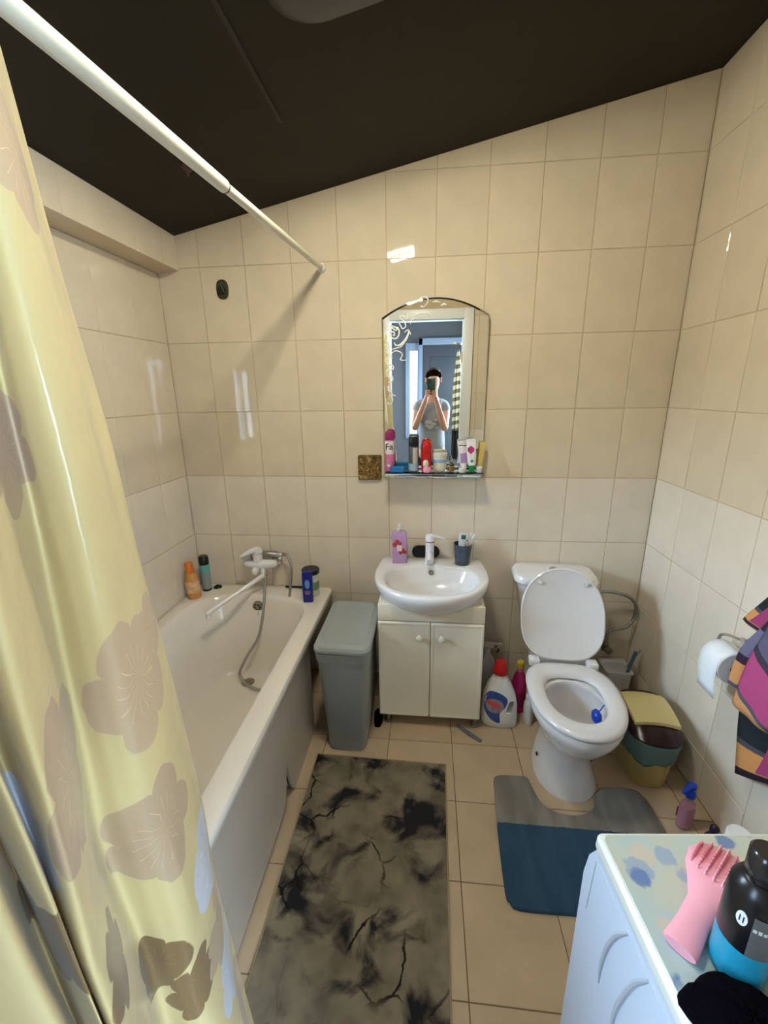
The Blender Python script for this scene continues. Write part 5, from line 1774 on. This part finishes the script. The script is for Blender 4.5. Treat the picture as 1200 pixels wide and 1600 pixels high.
def vinyl():
    m = mat('floral_vinyl', srgb(190, 204, 196), .25)
    nt = m.node_tree
    tc = nt.nodes.new('ShaderNodeTexCoord')
    def blobs(scale, off, th, seed):
        mp = nt.nodes.new('ShaderNodeMapping'); mp.inputs['Location'].default_value = (off, seed, 0)
        nt.links.new(tc.outputs['Object'], mp.inputs[0])
        nz = nt.nodes.new('ShaderNodeTexNoise'); nz.inputs['Scale'].default_value = 45
        nt.links.new(tc.outputs['Object'], nz.inputs['Vector'])
        sc = nt.nodes.new('ShaderNodeVectorMath'); sc.operation = 'SCALE'; sc.inputs[3].default_value = .02
        nt.links.new(nz.outputs['Color'], sc.inputs[0])
        ad = nt.nodes.new('ShaderNodeVectorMath'); nt.links.new(mp.outputs[0], ad.inputs[0]); nt.links.new(sc.outputs[0], ad.inputs[1])
        v = nt.nodes.new('ShaderNodeTexVoronoi'); v.inputs['Scale'].default_value = scale; v.inputs['Randomness'].default_value = .9
        nt.links.new(ad.outputs[0], v.inputs['Vector'])
        r = nt.nodes.new('ShaderNodeMapRange'); r.inputs[1].default_value = th + .06; r.inputs[2].default_value = th; r.inputs[3].default_value = 0; r.inputs[4].default_value = 1
        nt.links.new(v.outputs['Distance'], r.inputs[0]); return r.outputs[0]
    n = nt.nodes.new('ShaderNodeTexNoise'); n.inputs['Scale'].default_value = 7
    nt.links.new(tc.outputs['Object'], n.inputs['Vector'])
    cr = nt.nodes.new('ShaderNodeValToRGB'); e = cr.color_ramp.elements
    e[0].position, e[0].color = .35, srgb(168, 196, 206); e[1].position, e[1].color = .62, srgb(196, 200, 182)
    nt.links.new(n.outputs['Fac'], cr.inputs[0])
    prev = cr.outputs[0]
    for (s, o_, th, sd, c, k) in ((17, 0, .30, 1.7, srgb(206, 194, 176), .7), (15, 3.3, .27, .4, srgb(142, 164, 196), .7), (14, 5.1, .20, 2.2, srgb(96, 124, 178), .85)):
        x = nt.nodes.new('ShaderNodeMix'); x.data_type = 'RGBA'
        mu = nt.nodes.new('ShaderNodeMath'); mu.operation = 'MULTIPLY'; mu.inputs[1].default_value = k
        nt.links.new(blobs(s, o_, th, sd), mu.inputs[0]); nt.links.new(mu.outputs[0], x.inputs[0]); nt.links.new(prev, x.inputs[6]); x.inputs[7].default_value = c
        prev = x.outputs[2]
    nt.links.new(prev, nt.nodes['Principled BSDF'].inputs['Base Color'])
    return m


bm = B()
loft(bm, [rrect(WW / 2, -WD / 2, WW / 2 - .009, WD / 2 - .009, .012, .8482), rrect(WW / 2, -WD / 2, WW / 2 - .009, WD / 2 - .009, .012, .8500)])
fin(bm, 'vinyl_cover', vinyl(), wm)
bm = B()
for pts in ([(-.118, .790), (-.095, .745), (-.080, .690), (-.073, .630), (-.074, .585)], [(-.174, .790), (-.150, .735), (-.131, .655), (-.124, .60), (-.125, .55)]):
    tube(bm, [(.0036, y, z) for y, z in pts], [.002, .0046, .0048, .004, .001], 8, 5)
tube(bm, [(.0042, -.012, .79), (.0042, -.004, .66)], .0015, 6)
tube(bm, [(.0042, -.02, .795), (.0042, -WD + .01, .795)], .002, 6)
fin(bm, 'embossed_lines', plain('emboss_grey', 176, 184, 196, .4), wm)
bm = B()
box(bm, .03, WW - .03, -WD - .012, -WD - .0005, .70, .80, .004)
fin(bm, 'control_panel', plain('panel_grey', 190, 194, 198, .35), wm)
bm = B()
lathe(bm, [(.165, 0), (.165, .012), (.15, .02), (.12, .016), (.10, .004)], 36, M=Matrix.Translation((WW / 2, -WD - .0005, .42)) @ Matrix.Rotation(PI / 2, 4, 'X'))
fin(bm, 'door', plain('door_grey', 150, 156, 162, .25), wm)
for x in (.05, WW - .05):
    for y in (-.03, -WD + .04):
        bm = B()
        lathe(bm, [(.02, -.0), (.02, .008)], 12, (x, y, 0))
        fin(bm, 'foot', BLACK, wm)
ZW = .8502
# hair brush
t = thing('hairbrush', 'pink paddle hairbrush lying on the washing machine', 'hairbrush', (1.531, -1.668, ZW), (0, 0, math.radians(42)))
PKB = plain('brush_pink', 236, 164, 180, .35)
bm = B()
rows = []
for (x, hw, zc, h) in ((-.095, .020, .010, .009), (-.090, .022, .010, .010), (-.05, .019, .013, .011), (-.015, .019, .018, .012), (.01, .030, .024, .013), (.03, .040, .026, .014), (.06, .045, .024, .014), (.085, .038, .020, .013), (.100, .021, .016, .010), (.104, .006, .015, .005)):
    rows.append([Vector((x, hw * math.cos(a), zc + h * math.sin(a))) for a in [2 * PI * i / 18 for i in range(18)]])
loft(bm, rows)
hb = fin(bm, 'handle', PKB, t)
bm = B()
for k in range(7):
    y = -.033 + .011 * k
    hl = .036 * math.sqrt(max(.1, 1 - (y / .046) ** 2))
    p0, p1 = Vector((.055 - hl, y, .0405 - .002 * abs(k - 3))), Vector((.055 + hl, y, .036 - .002 * abs(k - 3)))
    for q in range(10):
        p = p0.lerp(p1, q / 9)
        p.z -= 4 * (p.y ** 2) + 2.2 * (p.x - .055) ** 2
        lathe(bm, [(.0020, -.006), (.0016, .007), (.0006, .010)], 6, tuple(p))
o = fin(bm, 'bristles', plain('bristle_pink', 238, 172, 184, .5), t)
o['kind'] = 'stuff'
bm = B()
for k in range(7):
    y = -.033 + .011 * k
    hl = .036 * math.sqrt(max(.1, 1 - (y / .046) ** 2))
    tube(bm, [(.055 - hl, y, .0395 - 4 * y * y - .003), (.055, y, .0425 - 4 * y * y), (.055 + hl, y, .0370 - 4 * y * y - .003)], .0022, 6, 3)
fin(bm, 'comb_ridge', plain('ridge_pink', 214, 110, 132, .45), t)
# black and turquoise bottle
t = bottle('shower_gel_bottle', 'black-topped turquoise bottle standing on the washing machine', 'bottle', (1.530, -1.738, ZW), [
    ('lower_body', [(.027, 0), (.031, .003), (.031, .062), (.0305, .064)], plain('turquoise', 34, 138, 170, .25)),
    ('upper_body', [(.0306, .0642), (.0308, .065), (.0308, .130), (.029, .150), (.022, .164), (.017, .168)], BLACK),
    ('cap', [(.0175, .1682), (.019, .170), (.019, .205), (.016, .209)], plain('cap_smoke', 40, 36, 36, .2))], rot=(0, 0, math.radians(10)))
bm = B()
def arcpatch(bm, r, a0, a1, z0, z1, th=.0006, n=12):
    for_r = lambda rr, z: [Vector((rr * math.sin(a0 + (a1 - a0) * i / n), -rr * math.cos(a0 + (a1 - a0) * i / n), z)) for i in range(n + 1)]
    A = [bm.verts.new(v) for v in for_r(r + th, z0)]
    B_ = [bm.verts.new(v) for v in for_r(r + th, z1)]
    A2 = [bm.verts.new(v) for v in for_r(r, z0)]
    B2 = [bm.verts.new(v) for v in for_r(r, z1)]
    for i in range(n):
        bm.faces.new((A[i], A[i + 1], B_[i + 1], B_[i]))
        bm.faces.new((A2[i], A[i], B_[i], B2[i])) if i == 0 else None
        bm.faces.new((A2[i + 1], A2[i], A[i], A[i + 1])) if False else None
        bm.faces.new((B_[i], B_[i + 1], B2[i + 1], B2[i]))
arcpatch(bm, .0312, -.80, .60, .066, .132)
fin(bm, 'label', plain('label_dark_grey', 92, 92, 92, .4), t)
bm = B()
for k in range(6):
    a = -.70 + .16 * k
    M = Matrix.Translation((.0319 * math.sin(a), -.0319 * math.cos(a), .113)) @ Matrix.Rotation(a, 4, 'Z')
    box(bm, -.0018, .0018, -.0004, .0004, -.0028, .0028 if k % 2 else .0018, M=M)
fin(bm, 'print_lines', plain('print_pale', 200, 200, 200, .5), t, smooth=False)
bm = B()
a = -1.15
M = Matrix.Translation((.0311 * math.sin(a), -.0311 * math.cos(a), .118)) @ Matrix.Rotation(a, 4, 'Z')
loft(bm, [[M @ Vector((.006 * math.cos(q), d, .011 * math.sin(q))) for q in [2 * PI * i / 18 for i in range(18)]] for d in (.001, -.0006)])
em = fin(bm, 'emblem', plain('print_white', 224, 226, 230, .4), t)
bm = B()
for dx in (-.002, .002):
    box(bm, dx - .0006, dx + .0006, -.0011, -.0005, -.005, .005, M=M)
fin(bm, 'emblem_mark', BLACK, em, smooth=False)
# black cloth
bm = B()
NS, NR = 36, 10
random.seed(11)
ph = [random.uniform(0, 6.28) for _ in range(5)]
ringz = []
for j in range(NR + 1):
    s = j / NR
    r = math.cos(s * PI / 2) ** .6
    z = .034 * math.sin(s * PI / 2)
    ring = []
    for i in range(NS):
        a = 2 * PI * i / NS
        k = 1 + .07 * math.sin(3 * a + ph[0]) + .05 * math.sin(5 * a + ph[1]) + .03 * math.sin(8 * a + ph[2] + 3 * s)
        ring.append(Vector((.068 * r * k * math.cos(a), .047 * r * k * math.sin(a), z + (.005 * math.sin(4 * a + 6 * s) + .004 * math.sin(7 * a - 4 * s)) * min(1, s * 3) * (1 - s * .8))))
    ringz.append(ring)
loft(bm, ringz, True, True)
tag(fin(bm, 'black_cloth', BLACKCLOTH, loc=(1.502, -1.806, ZW), rot=(0, 0, math.radians(-30)), ang=80), 'crumpled black cloth on the front of the washing machine', 'cloth')
t = thing('small_box', 'beige-brown box on the washing machine right of the turquoise bottle', 'box', (1.628, -1.722, ZW), (0, 0, math.radians(-8)))
bm = B(); box(bm, -.045, .045, -.03, .03, 0, .035, .005); fin(bm, 'body', plain('pouch_brown', 150, 130, 100, .6), t)
bm = B(); box(bm, -.0455, .0455, -.0305, .0305, .0352, .042, .003); fin(bm, 'lid', plain('pouch_brown', 150, 130, 100, .6), t)


# ================================================================== the person taking the picture (seen in the mirror)
def skinned(name, V, E_, Rr, m, parent, root=0, sub=2, base=(0, 0, 0)):
    me = bpy.data.meshes.new(name)
    me.from_pydata([Vector(v) - Vector(base) for v in V], E_, [])
    o = bpy.data.objects.new(name, me)
    C.objects.link(o)
    sk = o.modifiers.new('skin', 'SKIN')
    sk.use_smooth_shade = True
    for i, r in enumerate(Rr):
        sv = me.skin_vertices[0].data[i]
        sv.radius = (r, r) if not isinstance(r, tuple) else r
        sv.use_root = (i == root)
    ss = o.modifiers.new('sub', 'SUBSURF')
    ss.levels = sub
    ss.render_levels = sub
    bpy.context.view_layer.update()
    me2 = bpy.data.meshes.new_from_object(o.evaluated_get(bpy.context.evaluated_depsgraph_get()))
    o.modifiers.clear()
    o.data = me2
    for p in me2.polygons:
        p.use_smooth = True
    me2.materials.clear()
    me2.materials.append(m)
    if parent is not None:
        o.parent = parent
    return o


PX, PY = 1.135, -2.47
BASE = (PX, PY, 0)
pr = thing('person', 'person in grey T-shirt holding up a phone, reflected in the mirror', 'person', BASE)
V, E_, Rr = [], [], []


def add(p, r, link=None):
    V.append(p); Rr.append(r)
    if link is not None:
        E_.append((link, len(V) - 1))
    return len(V) - 1


pel = add((PX, PY, .95), (.15, .105))
sp = add((PX, PY - .005, 1.12), (.125, .09), pel)
ch = add((PX, PY - .01, 1.30), (.14, .10), sp)
nb = add((PX, PY - .005, 1.42), (.085, .07), ch)
nk = add((PX + .004, PY + .01, 1.48), .050, nb)
nk2 = add((PX + .008, PY + .025, 1.54), .048, nk)
h1 = add((PX + .012, PY + .042, 1.60), (.062, .068), nk2)
h2 = add((PX + .014, PY + .038, 1.65), (.072, .084), h1)
h3 = add((PX + .014, PY + .030, 1.688), (.060, .070), h2)
for s, sh, el, wr in ((-1, (.985, PY - .01, 1.395), (.960, -2.335, 1.165), (1.068, -2.245, 1.455)), (1, (1.285, PY - .01, 1.395), (1.272, -2.335, 1.155), (1.182, -2.245, 1.450))):
    a = add(sh, .050, nb)
    m_ = add(tuple((Vector(sh) * .5 + Vector(el) * .5)), .043, a)
    b = add(el, .037, m_)
    c = add(tuple((Vector(el) * .65 + Vector(wr) * .35)), .036, b)
    d = add(wr, .025, c)
    hnd = Vector(wr) + Vector((-s * .006 if s < 0 else -.006, .012, .045))
    p1 = add(tuple(Vector(wr) + Vector((.012 * -s, .014, .040))), (.026, .018), d)
    p2 = add(tuple(Vector(wr) + Vector((.016 * -s, .022, .072))), (.028, .017), p1)
for s in (-1, 1):
    a = add((PX + s * .085, PY, .86), .088, pel)
    b = add((PX + s * .095, PY + .01, .50), .058, a)
    c = add((PX + s * .098, PY - .01, .38), .056, b)
    d = add((PX + s * .10, PY - .02, .09), .036, c)
    e = add((PX + s * .105, PY + .05, .035), .036, d)
    f_ = add((PX + s * .11, PY + .14, .028), .028, e)
body = skinned('body', V, E_, Rr, SKIN, pr, 0, 2, BASE)
body['label'] = 'bare arms, hands and face'
# fingers: four wrapped over the phone back, thumb on the side
for s, wr in ((-1, Vector((1.068, -2.245, 1.455))), (1, Vector((1.182, -2.245, 1.450)))):
    kx = wr.x + .016 * -s
    for k, ln in enumerate((.050, .056, .052, .042)):
        z = wr.z + .098 - .0165 * k
        V2 = [(kx - s * -.004, -2.228, z - .012), (kx + s * .014 - s * .004, -2.205, z - .002), (kx + s * .006 - s * .016, -2.187, z), (kx - s * (ln - .016), -2.1845, z + .004)]
        V2 = [Vector(v) for v in V2]
        skinned('finger', V2, [(0, 1), (1, 2), (2, 3)], [.0088, .0084, .0078, .0068], SKIN, body, 0, 2, BASE)
    V2 = [(wr.x, -2.236, wr.z + .035), (kx + s * .002, -2.232, wr.z + .070), (kx - s * .012, -2.222, wr.z + .098), (kx - s * .030, -2.216, wr.z + .112)]
    skinned('thumb', [Vector(v) for v in V2], [(0, 1), (1, 2), (2, 3)], [.012, .0105, .0095, .0078], SKIN, body, 0, 2, BASE)
HC = Vector((PX + .014, PY + .036, 1.655)) - Vector(BASE)
# face details
bm = B()
tube(bm, [HC + Vector((0, .084, .012)), HC + Vector((0, .098, -.008)), HC + Vector((0, .106, -.024)), HC + Vector((0, .090, -.032))], [.006, .009, .012, .008], 10, 3)
fin(bm, 'nose', SKIN, body)
for s in (-1, 1):
    bm = B()
    bmesh.ops.create_uvsphere(bm, u_segments=14, v_segments=8, radius=.012, matrix=Matrix.Translation(HC + Vector((s * .032, .072, .010))))
    ey = fin(bm, 'eye', plain('eye_white', 220, 216, 210, .2), body)
    bm = B()
    bmesh.ops.create_uvsphere(bm, u_segments=10, v_segments=6, radius=.006, matrix=Matrix.Translation(HC + Vector((s * .032, .0795, .009))))
    fin(bm, 'iris', plain('iris_brown', 50, 34, 24, .2), body)
    bm = B()
    tube(bm, [HC + Vector((s * .016, .083, .027)), HC + Vector((s * .034, .081, .033)), HC + Vector((s * .050, .070, .028))], .0018, 6, 3)
    fin(bm, 'eyebrow', plain('brow', 70, 48, 32, .8), body)
    bm = B()
    loft(bm, [[HC + Vector((s * (.076 + d), -.004 + .016 * math.cos(a) * k, -.004 + .028 * math.sin(a) * k)) for a in [2 * PI * i / 14 for i in range(14)]] for d, k in ((-.008, .8), (.002, 1), (.008, .8))])
    fin(bm, 'ear', SKIN, body)
bm = B()
tube(bm, [HC + Vector((-.024, .074, -.054)), HC + Vector((0, .086, -.052)), HC + Vector((.024, .074, -.054))], [.003, .006, .003], 8, 4)
fin(bm, 'mouth', plain('lips', 170, 92, 88, .4), body)
bm = B()
bmesh.ops.create_uvsphere(bm, u_segments=28, v_segments=18, radius=1)
for v in bm.verts:
    d = v.co.copy()
    k = Vector((d.x * .088, d.y * .104 - .012, d.z * .100 + .017))
    v.co = HC + k
bmesh.ops.delete(bm, geom=[v for v in bm.verts if (v.co - HC).y > .004 + .85 * max(0, (v.co - HC).z - .040) or (v.co - HC).z < -.075], context='VERTS')
hr = fin(bm, 'hair', plain('hair_brown', 62, 44, 32, .5, bump=.4, bscale=90), pr)
sd = hr.modifiers.new('thickness', 'SOLIDIFY'); sd.thickness = .008
bm = B()
tube(bm, [HC + Vector((0, -.105, .03)), HC + Vector((0, -.150, .0)), HC + Vector((.01, -.150, -.08)), HC + Vector((.01, -.135, -.16))], [.022, .030, .026, .008], 12, 4)
fin(bm, 'ponytail', plain('hair_brown', 62, 44, 32, .5), pr)
# T-shirt
V, E_, Rr = [], [], []
a = add((PX, PY, .88), (.178, .135))
b = add((PX, PY - .005, 1.05), (.150, .115), a)
c = add((PX, PY - .008, 1.20), (.150, .118), b)
d = add((PX, PY - .01, 1.33), (.152, .112), c)
e = add((PX, PY - .006, 1.415), (.10, .078), d)
for s, sh, el in ((-1, (.985, PY - .01, 1.395), (.960, -2.335, 1.165)), (1, (1.285, PY - .01, 1.395), (1.272, -2.335, 1.155))):
    q = add(sh, .062, e)
    add(tuple(Vector(sh).lerp(Vector(el), .38)), .058, q)
TS = plain('tshirt_grey', 138, 138, 140, .9, var=.08, scale=20, bump=.3, bscale=30)
skinned('tshirt', V, E_, Rr, TS, pr, 0, 2, BASE)
bm = B()
random.seed(5)
for (x, z, r) in ((-.03, 1.235, .035), (.02, 1.215, .028), (-.01, 1.185, .03), (.04, 1.255, .02), (-.05, 1.20, .018), (.05, 1.18, .016)):
    lathe(bm, [(r, .1165), (r * .95, .1205), (r * .2, .1215)], 9, (0, 0, 0), 1.2, .7, M=Matrix.Translation((x, -.008, z)) @ Matrix.Rotation(-PI / 2, 4, 'X'))
fin(bm, 'silver_print', plain('silver_print', 196, 196, 196, .3, metal=.6), pr)
V, E_, Rr = [], [], []
a = add((PX, PY, .93), (.165, .122))
for s in (-1, 1):
    q = add((PX + s * .088, PY, .84), .100, a)
    q = add((PX + s * .095, PY + .01, .50), .070, q)
    q = add((PX + s * .10, PY - .02, .10), .052, q)
skinned('trousers', V, E_, Rr, plain('trousers_dark', 46, 48, 58, .9), pr, 0, 2, BASE)
# phone in the hands
ph_ = thing('phone', 'dark green smartphone held upright by the person in the mirror', 'phone', (1.126, -2.2005, 1.592))
bm = B()
loft(bm, [[Vector((p.x, y, p.y)) for p in rrect(0, 0, .038 - i, .077 - i, .010, 0)] for i, y in ((.0015, -.0042), (0, -.003), (0, .003), (.0015, .0042))])
fin(bm, 'case', plain('phone_green', 40, 74, 68, .3), ph_)
bm = B()
loft(bm, [[Vector((p.x, y, p.y)) for p in rrect(-.018, .052, .015 - i, .020 - i, .006, 0)] for i, y in ((0, .0042), (.001, .0062))])
cmr = fin(bm, 'camera_bump', plain('phone_bump', 26, 46, 44, .25), ph_)
for z in (.062, .042):
    bm = B()
    lathe(bm, [(.0065, .0062), (.0065, .0072), (.004, .0074)], 14, M=Matrix.Translation((-.018, 0, z)) @ Matrix.Rotation(-PI / 2, 4, 'X'))
    fin(bm, 'lens', BLACK, cmr)
bm = B()
box(bm, -.035, .035, -.0050, -.0043, -.072, .072)
fin(bm, 'screen', plain('screen_dark', 30, 30, 34, .1), ph_, smooth=False)

# ------------------------------------------------------------------ cloths hanging in the hallway beside the door
hk2 = thing('wall_hook_rail', 'hook rail carrying cloths in the hallway beyond the doorway', 'hook', (1.43, -2.30, 1.98))
bm = B(); box(bm, -.10, .04, -.012, .012, -.01, .01, .003)
box(bm, -.004, .0, .012, .062, -.008, .008)
fin(bm, 'rail', CHROME, hk2)


def hang(name, label, x, y, zt, zb, wd, m, cat):
    bm = B()
    NX, NZ = 16, 24
    G = []
    for j in range(NZ + 1):
        s = j / NZ
        hw = wd * (.25 + .75 * min(1, s * 2.5))
        G.append([bm.verts.new((hw * (2 * i / NX - 1), .012 * math.sin(5.5 * i / NX * PI) * (.4 + .6 * s), (zb - zt) * s)) for i in range(NX + 1)])
    for a, b in zip(G, G[1:]):
        for i in range(NX):
            bm.faces.new((a[i], a[i + 1], b[i + 1], b[i]))
    o = fin(bm, name, m, loc=(x, y, zt))
    sdm = o.modifiers.new('thickness', 'SOLIDIFY'); sdm.thickness = .004
    return tag(o, label, cat)


sm = mat('striped_cloth', srgb(200, 196, 172), .9)
nt = sm.node_tree
tc = nt.nodes.new('ShaderNodeTexCoord'); wv = nt.nodes.new('ShaderNodeTexWave'); wv.inputs['Scale'].default_value = 4.2; wv.bands_direction = 'Z'
mp = nt.nodes.new('ShaderNodeMapping'); mp.inputs['Rotation'].default_value = (0, .25, 0)
nt.links.new(tc.outputs['Object'], mp.inputs[0]); nt.links.new(mp.outputs[0], wv.inputs['Vector'])
cr = nt.nodes.new('ShaderNodeValToRGB'); cr.color_ramp.elements[0].position = .42; cr.color_ramp.elements[1].position = .58
cr.color_ramp.elements[0].color = srgb(112, 108, 84); cr.color_ramp.elements[1].color = srgb(206, 202, 182)
nt.links.new(wv.outputs['Fac'], cr.inputs[0]); nt.links.new(cr.outputs[0], nt.nodes['Principled BSDF'].inputs['Base Color'])
hang('striped_towel', 'beige striped towel hanging in the hallway, seen in the mirror', 1.385, -2.325, 1.93, 1.15, .045, sm, 'towel')
hang('dark_robe', 'dark cloth hanging behind the striped towel in the hallway', 1.40, -2.36, 1.92, .85, .055, plain('robe_dark', 26, 24, 24, .9, var=.4, scale=80), 'robe')
